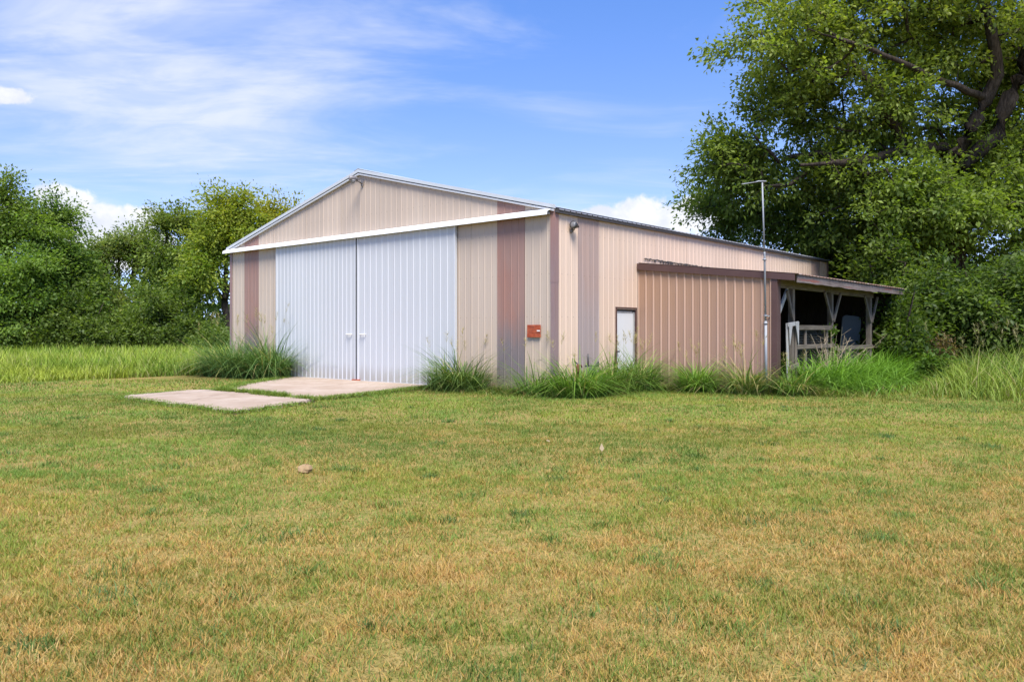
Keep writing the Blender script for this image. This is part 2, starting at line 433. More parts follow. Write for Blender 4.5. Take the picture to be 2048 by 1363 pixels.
PAD_IN = [(-11.6, -.02), (-10.6, -.35), (-9.5, -1.6), (-8.6, -2.9), (-7.9, -3.6), (-7.25, -4.25), (-7.05, -4.66), (-5.8, -4.76), (-4.4, -4.80), (-3.2, -4.75),
          (-2.95, -4.3), (-3.15, -3.2), (-3.45, -2.1), (-3.75, -1.0), (-3.9, -.35), (-3.6, -.02)]
PAD_OUT = [(-7.2, -4.84), (-6.2, -4.82), (-5.0, -4.86), (-3.6, -4.86), (-2.75, -4.83), (-2.45, -5.4), (-2.1, -6.2), (-1.7, -7.25), (-3.0, -7.18), (-4.2, -7.26), (-5.4, -7.18), (-6.4, -7.22),
           (-6.85, -7.0), (-7.05, -6.3), (-7.3, -5.4)]
def pad(name, poly, label):
    r = random.Random(len(poly)); out = []
    for i, a in enumerate(poly):
        b = poly[(i + 1) % len(poly)]
        for t in np.linspace(0, 1, 7)[:-1]:
            out.append((a[0] + (b[0] - a[0]) * t + r.uniform(-.08, .08), a[1] + (b[1] - a[1]) * t + r.uniform(-.08, .08) * (a[1] < -.1)))
    m = MB(); m.prism([B(x, y, -.05) for x, y in out][::-1], (0, 0, .115))
    tag(m.build(name, M['concrete']), label, kind='structure')
pad('concrete_pad', PAD_IN, 'pale concrete slab in front of the white sliding doors')
pad('concrete_pad', PAD_OUT, 'pale concrete slab farther out, split off by a grassy crack')

# ------------------------------------------------------------------ the barn
PITCH = .2286
def prof(w, h=.011):
    """ribbed sheet cross-section from rib centre to rib centre: (s, depth, is_rib)"""
    n = max(1, round(w / PITCH)); p = w / n; out = []
    for k in range(n):
        x = k * p
        out += [(x, h), (x + .011, h), (x + .028, 0)]
        for q in (p / 3, 2 * p / 3): out += [(x + q - .016, 0), (x + q - .007, .002), (x + q + .007, .002), (x + q + .016, 0)]
        out += [(x + p - .028, 0), (x + p - .011, h)]
    out.append((w, h)); return out
def sheet_mesh(name, w, bot, top, put, mats, h=.011, cuts=()):
    """bot, top: functions of s; put(s, d, z) -> vertex; the last material goes on the rib crests when two are given"""
    pr = prof(w, h)
    for c in cuts:
        if 0.003 < c < w - .003:
            d = np.interp(c, [a[0] for a in pr], [a[1] for a in pr]); pr += [(c - .002, d), (c + .002, d)]
    pr.sort(); m = MB(); vs = []; fs = []; mi = []
    for s, d in pr: vs += [put(s, d, bot(s)), put(s, d, top(s))]
    for i in range(len(pr) - 1):
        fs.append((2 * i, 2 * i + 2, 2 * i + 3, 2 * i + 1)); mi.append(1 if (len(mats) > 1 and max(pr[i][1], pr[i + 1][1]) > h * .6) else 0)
    for f, q in zip(fs, mi): m.f.append(f); m.mi.append(q)
    m.v = [tuple(v) for v in vs]
    return m.mesh(name, mats)

barn = empty('barn', (CX, CY, 0), -TH)
tag(barn, 'tan metal barn with brown stripes, shallow gable roof and white sliding doors', 'barn')
def rake(x): return RIDGE - (RIDGE - EAVE) * abs(x + W / 2) / (W / 2)

def front():
    m = MB(); t = .09
    m.prism([(-W + .02, .05, 0), (-11.2, .05, 0), (-11.2, .05, 4.2), (-3.5, .05, 4.2), (-3.5, .05, 0), (-.02, .05, 0), (-.02, .05, rake(-.02) - .03), (-W / 2, .05, RIDGE - .03), (-W + .02, .05, rake(-W + .02) - .03)], (0, t, 0))
    wall = m.build('front_wall', M['core'], barn)
    n = 16; w = W / n; r = random.Random(4)
    for k in range(n):
        x0 = -(k + 1) * w; hid = x0 > -11.0 and x0 + w < -3.7
        b = (lambda s: 4.2) if hid else (lambda s: .05)
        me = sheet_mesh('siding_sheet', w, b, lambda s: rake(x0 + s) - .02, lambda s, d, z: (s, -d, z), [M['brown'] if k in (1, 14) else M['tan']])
        link('siding_sheet', me, wall, (x0, r.uniform(-.0015, .0015) - .004 * (k % 2), 0))
    # the back and far side, plain
    m = MB(); m.box(-W + .02, -.02, L - .1, L - .02, 0, EAVE - .05); m.prism([(-W + .02, L - .1, EAVE - .05), (-.02, L - .1, EAVE - .05), (-W / 2, L - .1, RIDGE - .04)], (0, .08, 0))
    m.build('back_wall', M['tan'], barn)
    far = MB().box(-W + .02, -W + .12, .15, L - .12, 0, EAVE - .05).build('far_wall', M['core'], barn)
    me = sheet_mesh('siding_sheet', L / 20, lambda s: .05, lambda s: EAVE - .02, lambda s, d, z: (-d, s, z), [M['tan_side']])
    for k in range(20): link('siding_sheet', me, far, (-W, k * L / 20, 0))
front()

DOOR_Y0, DOOR_Y1, DOOR_Z = 2.575, 3.575, 2.08
def side():
    m = MB(); m.box(-.16, -.07, .15, L - .12, 0, EAVE - .05)
    wall = m.build('side_wall', M['core'], barn)
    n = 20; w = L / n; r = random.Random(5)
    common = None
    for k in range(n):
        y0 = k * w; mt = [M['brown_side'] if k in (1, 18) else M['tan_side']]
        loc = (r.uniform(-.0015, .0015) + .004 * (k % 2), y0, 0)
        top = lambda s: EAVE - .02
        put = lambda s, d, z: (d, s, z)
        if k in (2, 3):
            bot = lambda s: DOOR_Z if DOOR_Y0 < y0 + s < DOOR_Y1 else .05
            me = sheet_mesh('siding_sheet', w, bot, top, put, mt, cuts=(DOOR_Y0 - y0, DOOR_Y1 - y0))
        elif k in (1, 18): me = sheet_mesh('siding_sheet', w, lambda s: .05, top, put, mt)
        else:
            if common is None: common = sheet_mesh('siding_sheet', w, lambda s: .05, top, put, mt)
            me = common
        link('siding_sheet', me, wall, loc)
side()

def barn_trim():
    # near corner: brown folded trim, two lengths with a lap; the far corners the same
    m = MB()
    m.box(-.105, .027, -.027, -.0205, .05, 2.72); m.box(.0205, .027, -.0205, .115, .05, 2.72)
    m.build('corner_trim', M['corner'], barn)
    m = MB(); m.box(-.108, .031, -.031, -.0275, 2.66, EAVE + .01); m.box(.0275, .031, -.0275, .118, 2.66, EAVE + .01)
    m.build('corner_trim', M['corner'], barn)
    m = MB(); m.box(-W - .03, -W + .11, -.03, -.0235, .05, EAVE - .05); m.box(-W - .03, -W - .0235, -.0235, .12, .05, EAVE - .05)
    m.build('corner_trim', M['corner'], barn)
    m = MB(); m.box(.0235, .03, L - .12, L + .03, .05, EAVE - .03); m.build('corner_trim', M['corner'], barn)
    # base boards under the siding
    m = MB(); m.box(-3.4, -.03, -.012, .04, -.03, .085); m.build('base_board', M['wood'], barn)
    m = MB(); m.box(-W + .1, -11.3, -.012, .04, -.03, .085); m.build('base_board', M['wood'], barn)
    m = MB(); m.box(-.06, .012, .1, 2.5, -.03, .085); m.build('base_board', M['wood'], barn)
    # hood over the door track: slopes out from the wall, then a lip
    for x0, x1 in ((-W - .2, -9.9), (-9.9, -4.95), (-4.95, -.06)):
        sag = .0
        pts = [(x0, -.022, 4.415), (x0, -.21, 4.335), (x0, -.225, 4.245), (x0, -.215, 4.243), (x0, -.20, 4.325), (x0, -.022, 4.40)]
        MB().prism(pts, (x1 - x0 - .004, 0, 0)).build('track_hood', M['white'], barn)
    m = MB(); m.box(-12.0, -.1, -.12, -.06, 4.27, 4.33); m.build('door_track', M['galv'], barn)
    # rake trim on the gable: grey roof edge, dark groove, white strip
    for sgn in (-1, 1):
        xr = -W / 2; ov = .16 if sgn < 0 else .01; xe = xr + sgn * (W / 2 + ov); ze = rake(0) - (RIDGE - EAVE) / (W / 2) * ov
        for (nm, mt, z0, z1, y0, y1) in (('rake_edge', 'rake', .045, .135, -.10, .02), ('rake_groove', 'dark_gap', .022, .045, -.075, .02), ('rake_trim', 'door_rib', -.025, .022, -.085, -.021)):
            MB().prism([(xr, y0, RIDGE + z0), (xe, y0, ze + z0), (xe, y0, ze + z1), (xr, y0, RIDGE + z1)], (0, y1 - y0, 0)).build(nm, M[mt], barn)
    # roof slopes, ribs running down the slope so that the eave shows their ends
    for sgn in (-1, 1):
        n = 80; p = (L + .14) / n; m = MB(); vs = []; fs = []
        xr = -W / 2; run = W / 2 + .105
        pr = []
        for k in range(n):
            y = .025 + k * p
            pr += [(y, .03), (y + .014, .03), (y + .03, 0), (y + p - .03, 0), (y + p - .014, .03)]
        for y, d in pr:
            vs += [(xr, y, RIDGE + .03 + d), (xr + sgn * run, y, RIDGE - (RIDGE - EAVE) / (W / 2) * run + .03 + d)]
        for i in range(len(pr) - 1):
            f = (2 * i, 2 * i + 1, 2 * i + 3, 2 * i + 2); fs.append(f if sgn > 0 else f[::-1])
        m.add(vs, fs); roof = m.build('roof', M['roof'], barn)
        sd = roof.modifiers.new('thick', 'SOLIDIFY'); sd.thickness = .006
        ez = RIDGE - (RIDGE - EAVE) / (W / 2) * (W / 2 + .05)
        x0 = xr + sgn * (W / 2 + .035); x1 = xr + sgn * (W / 2 + .09)
        MB().box(min(x0, x1), max(x0, x1), -.045, L + .02, ez - .055, ez + .024).build('eave_strip', M['roof_edge'], barn)
    MB().prism([(-W / 2 - .2, -.10, RIDGE + .10), (-W / 2, -.10, RIDGE + .165), (-W / 2 + .2, -.10, RIDGE + .10), (-W / 2, -.10, RIDGE + .15)], (0, L + .2, 0)).build('ridge_cap', M['rake'], barn)
barn_trim()

def sliding_door(x0, x1, label, handle_x, tilt, nsheet=5):
    ys = -.085
    d = MB().box(x0 + .02, x1 - .02, ys + .004, ys + .045, .06, 4.25).build('sliding_door', M['dark_gap'], barn)
    tag(d, label)
    w = (x1 - x0 - .10) / nsheet
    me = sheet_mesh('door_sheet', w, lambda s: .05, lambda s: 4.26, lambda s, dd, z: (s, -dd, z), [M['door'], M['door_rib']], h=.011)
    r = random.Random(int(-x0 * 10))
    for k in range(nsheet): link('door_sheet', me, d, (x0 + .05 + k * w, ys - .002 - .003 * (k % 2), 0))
    for a, b in ((x0, x0 + .055), (x1 - .055, x1)):
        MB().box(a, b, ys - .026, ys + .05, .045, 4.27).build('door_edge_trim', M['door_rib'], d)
    MB().box(x0 + .06, x1 - .06, ys - .012, ys + .003, .03, .075).build('bottom_rail', M['rake'], d)
    h = MB(); h.tube([(handle_x - .11, ys - .02, 1.42), (handle_x - .11, ys - .075, 1.42), (handle_x + .11, ys - .075, 1.42), (handle_x + .11, ys - .02, 1.42)], .015, 8)
    h.build('handle', M['white'], d, True)
    d.rotation_euler = (0, tilt, 0)
    return d
sliding_door(-11.49, -7.322, 'left leaf of the white sliding doors', -7.62, 0)
sliding_door(-7.262, -3.2, 'right leaf of the white sliding doors', -6.98, 0)
MB().box(-7.324, -7.260, -.108, -.05, .07, 4.24).build('door_gap_shade', M['dark_gap'], barn)  # dark strip added in the gap, stands in for the shade between the leaves
MB().box(-7.45, -7.12, -.16, -.07, .036, .095).build('door_guide', M['rust'], barn, bevel=.006)

def entry_door():
    t = .05
    d = MB().box(-.052, -.018, DOOR_Y0 + .05, DOOR_Y1 - .13, .06, DOOR_Z - .10).build('entry_door', M['entry'], barn)
    tag(d, 'scuffed white walk-in door')
    MB().box(-.05, -.026, DOOR_Y1 - .125, DOOR_Y1 - .03, .05, DOOR_Z - .06).build('door_jamb', M['wood_white'], d)
    f = MB(); f.box(-.06, .026, DOOR_Y0 - .006, DOOR_Y0 + .042, .03, DOOR_Z + .03); f.box(-.06, .026, DOOR_Y1 - .03, DOOR_Y1 + .012, .03, DOOR_Z + .03)
    f.box(-.06, .028, DOOR_Y0 - .008, DOOR_Y1 + .014, DOOR_Z + .03, DOOR_Z + .06)
    f.build('door_frame', M['trim'], d)
    MB().box(-.05, -.03, DOOR_Y0 + .045, DOOR_Y1 - .14, DOOR_Z - .095, DOOR_Z - .04).build('head_board', M['wood_white'], d)
    k = MB(); k.tube([(-.02, DOOR_Y0 + .10, .98), (.0, DOOR_Y0 + .10, .98), (.012, DOOR_Y0 + .10, .98), (.05, DOOR_Y0 + .10, .98), (.06, DOOR_Y0 + .10, .98)], [.026, .026, .012, .028, .016], 12)
    k.build('door_knob', M['lamp_dark'], d, True)
    for z in (.5, 1.65): MB().box(-.03, -.012, DOOR_Y1 - .035, DOOR_Y1 - .0305, z, z + .12).build('hinge', M['lamp_dark'], d)
entry_door()

# ------------------------------------------------------------------ the lean-to
lean = empty('lean_to', (CX, CY, 0), -TH)
tag(lean, 'open lean-to shed with ribbed front wall along the side of the barn', 'lean-to')
YB = 12.6
def lz(x): return 3.30 - .112 * x                       # roof underside slope
def lean_to():
    MB().box(.04, XP - .08, V0 + .01, V0 + .09, 0, lz(XP) - .06).build('front_frame', M['core'], lean)
    n = 4; w = (XP - .13) / n; r = random.Random(8)
    for k in range(n):
        x0 = .03 + k * w
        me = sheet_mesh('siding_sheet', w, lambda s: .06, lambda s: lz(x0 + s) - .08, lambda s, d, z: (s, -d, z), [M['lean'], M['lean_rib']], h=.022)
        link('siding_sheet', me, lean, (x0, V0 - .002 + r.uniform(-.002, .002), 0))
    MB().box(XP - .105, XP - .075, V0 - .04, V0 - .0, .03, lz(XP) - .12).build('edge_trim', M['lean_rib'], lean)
    MB().box(XP - .075, XP + .075, V0 - .05, V0 + .16, .0, lz(XP) - .1).build('corner_trim', M['trim'], lean, bevel=.006)
    MB().prism([(.03, V0 - .075, lz(0) - .14), (4.32, V0 - .075, lz(4.3) - .12), (4.32, V0 - .075, lz(4.3) + .03), (.03, V0 - .075, lz(0) + .035)], (0, .05, 0)).build('gable_trim', M['trim'], lean)
    # roof tin with ribs down the slope
    m = MB(); pr = []; k = 0; y = V0 - .02
    while y < YB:
        pr += [(y, .022), (y + .012, .022), (y + .03, 0), (y + .2, 0), (y + .216, .022)]; y += PITCH
    vs = []; fs = []
    for yy, d in pr: vs += [(.04, yy, lz(0) + .035 + d), (4.40, yy, lz(4.40) + .035 + d)]
    for i in range(len(pr) - 1): fs.append((2 * i, 2 * i + 1, 2 * i + 3, 2 * i + 2))
    ro = m.add(vs, fs).build('roof', M['tin_roof'], lean); sd = ro.modifiers.new('thick', 'SOLIDIFY'); sd.thickness = .006
    # rafters, purlin boards under the tin
    for yy in np.arange(V0 + .25, YB - .1, 1.2):
        MB().prism([(.05, yy, lz(0) - .13), (4.30, yy, lz(4.3) - .13), (4.30, yy, lz(4.3) - .005), (.05, yy, lz(0) - .005)], (0, .045, 0)).build('rafter', M['wood_h'], lean)
    for x in (.9, 1.8, 2.7, 3.5): MB().box(x, x + .09, V0 + .1, YB - .05, lz(x + .045) + .0, lz(x + .045) + .026).build('purlin', M['wood_h'], lean)
    # eave fascia: three weathered boards
    ys = (V0 + .04, 6.9, 9.8, YB - .02)
    for a, b, dz in zip(ys[:-1], ys[1:], (0, -.012, .006)):
        z = lz(4.36) + .02 + dz
        m = MB(); N = 8; rr = random.Random(int(a * 7)); vs = []; fs = []
        for i in range(N + 1):
            t = a + (b - a - .006) * i / N; q = rr.uniform(-.008, .008)
            vs += [(4.335, t, z - .175 + q), (4.365, t, z - .175 + q), (4.365, t, z + q * .3), (4.335, t, z + q * .3)]
        for i in range(N):
            k = 4 * i; fs += [(k, k + 4, k + 5, k + 1), (k + 1, k + 5, k + 6, k + 2), (k + 2, k + 6, k + 7, k + 3), (k + 3, k + 7, k + 4, k)]
        fs += [(0, 1, 2, 3), (4 * N + 3, 4 * N + 2, 4 * N + 1, 4 * N)]
        m.add(vs, fs).build('fascia_board', M['fascia'], lean)
    # beam in two lengths on the posts
    MB().box(XP - .045, XP + .045, V0 + .17, 7.3, 2.555, 2.775).build('beam', M['wood_h'], lean, bevel=.008)
    MB().box(XP - .043, XP + .047, 7.304, 11.05, 2.53, 2.745).build('beam', M['wood_h'], lean, bevel=.008)
    # posts and their Y braces
    for i, (yy, ww) in enumerate(((4.66, .13), (7.40, .13), (10.75, .14))):
        p = MB().box(XP - ww / 2, XP + ww / 2, yy - ww / 2, yy + ww / 2, 0, 2.535 + .02 * (i == 0)).build('post', M['wood'], lean, bevel=.008)
        for s in (-1, 1):
            if i == 0 and s == 1: continue
            y1 = yy + s * .62 if i else yy - .45
            m = MB().bar((XP + .07, yy + s * .05, 1.78), (XP + .07, y1, 2.56 if i else 2.50), .085, .045, (1, 0, 0))
            m.build('brace', M['wood'], p)
    MB().bar((XP + .02, V0 + .18, 1.95), (XP + .02, 4.35, 2.54), .10, .05, (1, 0, 0)).build('brace', M['wood_white'], lean)
    # rails of the pen
    MB().box(XP + .066, XP + .105, 4.78, 7.58, 1.54, 1.66).build('rail', M['wood_h'], lean, bevel=.005)
    MB().box(XP + .066, XP + .104, 4.80, 7.46, 1.06, 1.17).build('rail', M['wood_h'], lean, bevel=.005)
    MB().box(XP + .0665, XP + .104, 7.50, 10.84, .985, 1.10).build('rail', M['wood_h'], lean, bevel=.005)
    MB().box(XP + .066, XP + .104, 4.80, 7.3, .48, .60).build('rail', M['wood_h'], lean, bevel=.005)
    for yy in (5.42, 6.95): MB().box(XP + .02, XP + .064, yy, yy + .09, .05, 1.56).build('stile', M['wood'], lean, bevel=.004)
    # chicken wire stapled behind the rails
    m = MB(); x = XP + .012; cell = .075; hw = .0028
    def seg(p, q):
        d = Vector((0, q[0] - p[0], q[1] - p[1])).normalized(); s = Vector((0, -d.z, d.y)) * hw
        a = Vector((x, *p)); b = Vector((x, *q)); m.add([a - s, a + s, b + s, b - s], [(0, 1, 2, 3)])
    for i in range(int(2.65 / cell)):
        for j in range(int(1.4 / (cell * .9))):
            y0 = 4.80 + i * cell; z0 = .2 + j * cell * .9; o = cell / 2 * (j % 2)
            seg((y0 + o, z0), (y0 + o + cell / 2, z0 + cell * .45)); seg((y0 + o + cell, z0), (y0 + o + cell / 2, z0 + cell * .45)); seg((y0 + o + cell / 2, z0 + cell * .45), (y0 + o + cell / 2, z0 + cell * .9))
    tag(m.build('chicken_wire', M['wire'], lean), kind='stuff')
    # added near-black boards: line the barn side, close the back, darken the inside
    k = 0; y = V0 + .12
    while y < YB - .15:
        MB().box(.045, .07, y, y + .297, .02, lz(0) - .15).build('shade_plank', M['dark_board'], lean); y += .30
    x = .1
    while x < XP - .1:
        MB().box(x, x + .297, YB - .14, YB - .11, .02, lz(x + .29) - .14).build('shade_plank', M['dark_board'], lean); x += .30
lean_to()

def pen_gate():
    gt = empty('pen_gate', B(XP + .10, 4.10), -TH)
    tag(gt, 'narrow weathered white gate with cut corners beside the ribbed lean-to wall', 'gate')
    MB().bar((0, .10, .0), (0, .03, 1.70), .085, .035, (1, 0, 0)).build('stile', M['wood_white'], gt, bevel=.004)
    MB().bar((0, .60, .0), (0, .585, 1.70), .085, .04, (1, 0, 0)).build('stile', M['wood'], gt, bevel=.004)
    MB().prism([(.034, -.02, 1.62), (.034, .62, 1.655), (.034, .62, 1.755), (.034, -.02, 1.71)], (.022, 0, 0)).build('top_rail', M['wood_white'], gt)
    MB().prism([(.057, -.01, 1.70), (.057, .22, 1.705), (.057, .055, 1.17)], (.014, 0, 0)).build('corner_gusset', M['wood_white'], gt)
    MB().prism([(.057, .62, 1.74), (.057, .40, 1.735), (.057, .60, 1.15)], (.014, 0, 0)).build('corner_gusset', M['wood_white'], gt)
    MB().bar((.05, .03, .60), (.05, .64, .68), .03, .11, (0, 0, 1)).build('cross_rail', M['wood'], gt, bevel=.004)
    m = MB(); hw = .0015
    for i in range(12):
        y = .11 + i * .042; m.add([(-.01, y - hw, .1), (-.01, y + hw, .1), (-.01, y + hw, 1.62), (-.01, y - hw, 1.62)], [(0, 1, 2, 3)])
    for j in range(30):
        z = .12 + j * .05; m.add([(-.012, .1, z - hw), (-.012, .6, z - hw), (-.012, .6, z + hw), (-.012, .1, z + hw)], [(0, 1, 2, 3)])
    tag(m.build('wire_mesh', M['wire'], gt), kind='stuff')
pen_gate()

def leaning_panel():
    m = MB(); pts = []
    w, h, r = .62, 1.55, .15
    for cx, cy, a0 in ((w - r, r, -90), (w - r, h - r, 0), (r, h - r, 90), (r, r, 180)):
        for k in range(6): a = math.radians(a0 + k * 18); pts.append((0, cx + r * math.cos(a), cy + r * math.sin(a)))
    m.prism(pts, (.06, 0, 0))
    o = m.build('leaning_panel', M['panel_grey'], None, bevel=.015)
    o.matrix_world = Matrix.Translation(P(1676, 25.7) + Vector((0, 0, .52))) @ Matrix.Rotation(-math.pi / 2, 4, 'Z') @ Matrix.Rotation(-.13, 4, 'X') @ Matrix.Rotation(-.12, 4, 'Y')
    tag(o, 'grey rounded panel leaning in the dark of the lean-to', 'panel')
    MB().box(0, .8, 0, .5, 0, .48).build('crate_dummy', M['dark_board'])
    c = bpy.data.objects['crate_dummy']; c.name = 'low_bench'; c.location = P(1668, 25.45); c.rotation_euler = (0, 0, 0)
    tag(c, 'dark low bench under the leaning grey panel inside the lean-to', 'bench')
leaning_panel()

# ------------------------------------------------------------------ things fixed to or standing by the barn
def small_things():
    # rusty plate by the corner
    s = empty('metal_plate', B(-.60, -.022, 1.36), -TH)
    tag(s, 'rusty orange metal plate with a small white label on the front wall', 'plate')
    MB().box(-.205, .205, -.03, -.012, .105, .30).build('plate', M['rust'], s, bevel=.004)
    MB().box(-.205, .205, -.034, -.012, 0, .1).build('lower_flap', M['rust'], s, bevel=.004)
    MB().box(.10, .195, -.0335, -.0305, .145, .172).build('label_strip', M['white'], s)
    # gable lamp
    g = empty('gable_lamp', B(-7.12, -.022, 5.86), -TH)
    tag(g, 'grey yard lamp with clear lens under the gable peak', 'lamp')
    MB().box(-.06, .06, -.03, 0, -.12, .08).build('wall_plate', M['lamp_grey'], g, bevel=.006)
    MB().tube([(0, -.02, -.04), (0, -.16, .03), (0, -.30, .06)], [.03, .03, .035], 8).build('arm', M['lamp_grey'], g, True)
    MB().tube([(0, -.24, .075), (0, -.27, .10), (0, -.40, .11), (0, -.55, .09), (0, -.60, .04)], [.05, .075, .095, .085, .03], 12).build('housing', M['lamp_grey'], g, True)
    g.scale = (.8, .8, .8)
    lens = MB(); lens.tube([(0, -.43, .05), (0, -.43, .02), (0, -.43, -.05), (0, -.43, -.09)], [.10, .10, .075, .03], 14)
    lens.build('lens', M['lamp_glass'], g, True)
    # flood lamp on the side wall near the corner
    f = empty('flood_lamp', B(.022, .62, 3.98), -TH)
    tag(f, 'dark round flood lamp on the side wall near the corner', 'lamp')
    MB().tube([(0, 0, -.05), (.03, 0, -.05), (.04, 0, -.05)], [.055, .055, .03], 12).build('wall_box', M['lamp_grey'], f, True)
    MB().tube([(.03, 0, -.05), (.09, .0, -.03), (.11, .0, .02)], .02, 8).build('knuckle', M['lamp_grey'], f, True)
    MB().tube([(.10, .16, .05), (.10, .10, .06), (.11, .02, .07), (.115, -.06, .075), (.12, -.09, .078), (.12, -.10, .078)], [.025, .045, .075, .098, .098, .085], 14).build('hood', M['lamp_dark'], f, True)
    MB().tube([(.12, -.095, .078), (.12, -.112, .079)], [.088, .05], 14).build('lens', M['lamp_glass'], f, True)
    # rusty hydrant and green valve in the grass at the corner
    h = empty('rusty_spigot', B(.30, .52), -TH)
    tag(h, 'rusty water spigot poking out of the grass by the corner', 'spigot')
    MB().tube([(0, 0, 0), (0, 0, .52)], .022, 8).build('standpipe', M['rust_dark'], h, True)
    MB().tube([(0, 0, .50), (0, 0, .54), (0, 0, .62), (0, 0, .70), (0, 0, .73)], [.03, .05, .05, .04, .015], 10).build('valve_head', M['rust_dark'], h, True)
    MB().tube([(0, 0, .66), (.05, .06, .70), (.06, .07, .64)], .018, 8).build('spout', M['rust_dark'], h, True)
    MB().bar((0, 0, .71), (-.06, -.07, .80), .016, .03).build('handle', M['lamp_dark'], h)
    v = empty('green_valve', B(.34, 1.02), -TH)
    tag(v, 'dark green iron valve with an upright stem in the grass', 'valve')
    MB().tube([(0, 0, 0), (0, 0, .38), (0, 0, .42), (0, 0, .58), (0, 0, .62)], [.05, .05, .10, .11, .06], 12).build('body', M['green_iron'], v, True)
    MB().bar((-.13, -.10, .66), (.13, .12, .66), .035, .035).build('crossbar', M['lamp_dark'], v)
    MB().tube([(-.07, -.05, .66), (-.07, -.05, .96)], .017, 8).build('stem', M['lamp_dark'], v, True)
    MB().prism([(.06, .06, .68), (.13, .13, .68), (.12, .12, .78)], (.03, -.03, 0)).build('lever', M['lamp_dark'], v)
    # remains of torn foam strip over the lean-to roof: one ragged thing
    m = MB(); r = random.Random(21); y = 3.95
    while y < 7.8:
        t = (y - 3.9) / 3.9; z = 3.50 - .03 * t + r.uniform(-.012, .012)
        dens = .45 + .5 * math.exp(-((t - .45) / .25) ** 2)
        hgt = r.uniform(.02, .05 + .09 * dens)
        if r.random() < dens + .1:
            m.prism([(.020, y, z), (.020, y + r.uniform(.02, .06), z + r.uniform(-.01, .01)), (.020, y + r.uniform(.01, .05), z - hgt), (.020, y + .002, z - hgt * r.uniform(.3, 1))], (.012, 0, 0))
        m.prism([(.020, y, z + .006), (.020, y + .075, z + r.uniform(-.012, .012)), (.020, y + .075, z - r.uniform(.012, .03)), (.020, y, z - .016)], (.010, 0, 0))
        y += r.uniform(.035, .08)
    o = m.build('sealant_strip', M['roof_edge']); o.location = (CX, CY, 0); o.rotation_euler = (0, 0, -TH)
    tag(o, 'ragged black strip of old sealant on the tan wall above the lean-to', 'sealant')
    # pipe mast
    p = empty('pipe_mast', B(3.66, V0 - .12), 0)
    tag(p, 'tall thin galvanised pipe mast with a short arm at the lean-to corner', 'mast')
    MB().tube([(0, 0, 0), (-.012, 0, 1.75)], .034, 12).build('lower_pipe', M['galv'], p, True)
    MB().tube([(-.012, 0, 1.6), (-.04, 0, 3.36), (-.045, 0, 3.4)], .024, 12).build('middle_pipe', M['galv'], p, True)
    MB().tube([(-.045, 0, 3.38), (-.095, 0, 5.08)], .019, 10).build('upper_pipe', M['galv'], p, True)
    for z in (1.68, 1.86): MB().tube([(-.013, 0, z), (-.013, 0, z + .03)], .05, 12).build('clamp', M['galv'], p, True)
    MB().bar((-.013, 0, 1.87), (.12, .05, 1.87), .02, .03).build('stand_off', M['galv'], p)
    MB().tube([(-.042, 0, 3.20), (-.043, 0, 3.24)], .045, 10).build('clamp', M['galv'], p, True)
    a = MB(); a.tube([(.0, .0, 5.09), (-.20, -.03, 5.085), (-.28, -.04, 5.06)], [.018, .018, .014], 8); a.tube([(-.24, -.03, 5.07), (-.62, -.12, 5.0)], [.011, .009], 8)
    a.tube([(-.45, -.085, 5.03), (-.62, -.12, 5.0)], .013, 8)
    a.build('arm', M['galv'], p, True)
    # rock on the lawn
    m = MB(); r = random.Random(2); vs = []; n = 9
    for i in range(6):
        ph = math.pi * i / 5
        for k in range(n):
            t = 2 * math.pi * k / n; q = 1 + r.uniform(-.16, .16)
            vs.append((.085 * q * math.sin(ph) * math.cos(t), .065 * q * math.sin(ph) * math.sin(t), .045 + .052 * q * math.cos(ph) + .012 * math.sin(ph) * math.cos(t)))
    fs = [(i * n + k, i * n + (k + 1) % n, (i + 1) * n + (k + 1) % n, (i + 1) * n + k) for i in range(5) for k in range(n)]
    o = m.add(vs, fs).build('rock', M['rock']); o.location = (-2.19, 8.42, .015); o.rotation_euler = (.2, .25, .6)
    tag(o, 'small tan rock lying on the lawn', 'rock')
    for i, (px, py, lab) in enumerate(((1204, 910, 'pale upright dry leaf on the lawn in front of the barn corner'), (1100, 889, 'small pale dry leaf on the lawn, farther off than the upright one'), (1432, 868, 'curled brown dry leaf on the lawn before the ribbed wall'))):
        d = 1.5 * FPX / (py - HOR); p0 = P(px, d)
        m = MB(); m.add([(0, 0, 0), (.025, .012, .03), (0, .02, .085 if i == 0 else .05), (-.025, .012, .03)], [(0, 1, 2), (0, 2, 3)])
        o = m.build('dry_leaf', M['leaf_dry']); o.location = (p0.x, p0.y, float(ground_z(np.array([p0.x]), np.array([p0.y]))[0]) + .04); o.rotation_euler = (-.2 if i == 0 else -.9, 0, i * .8)
        o.scale = (1.2, 1.2, 1.2); tag(o, lab, 'leaf')
small_things()

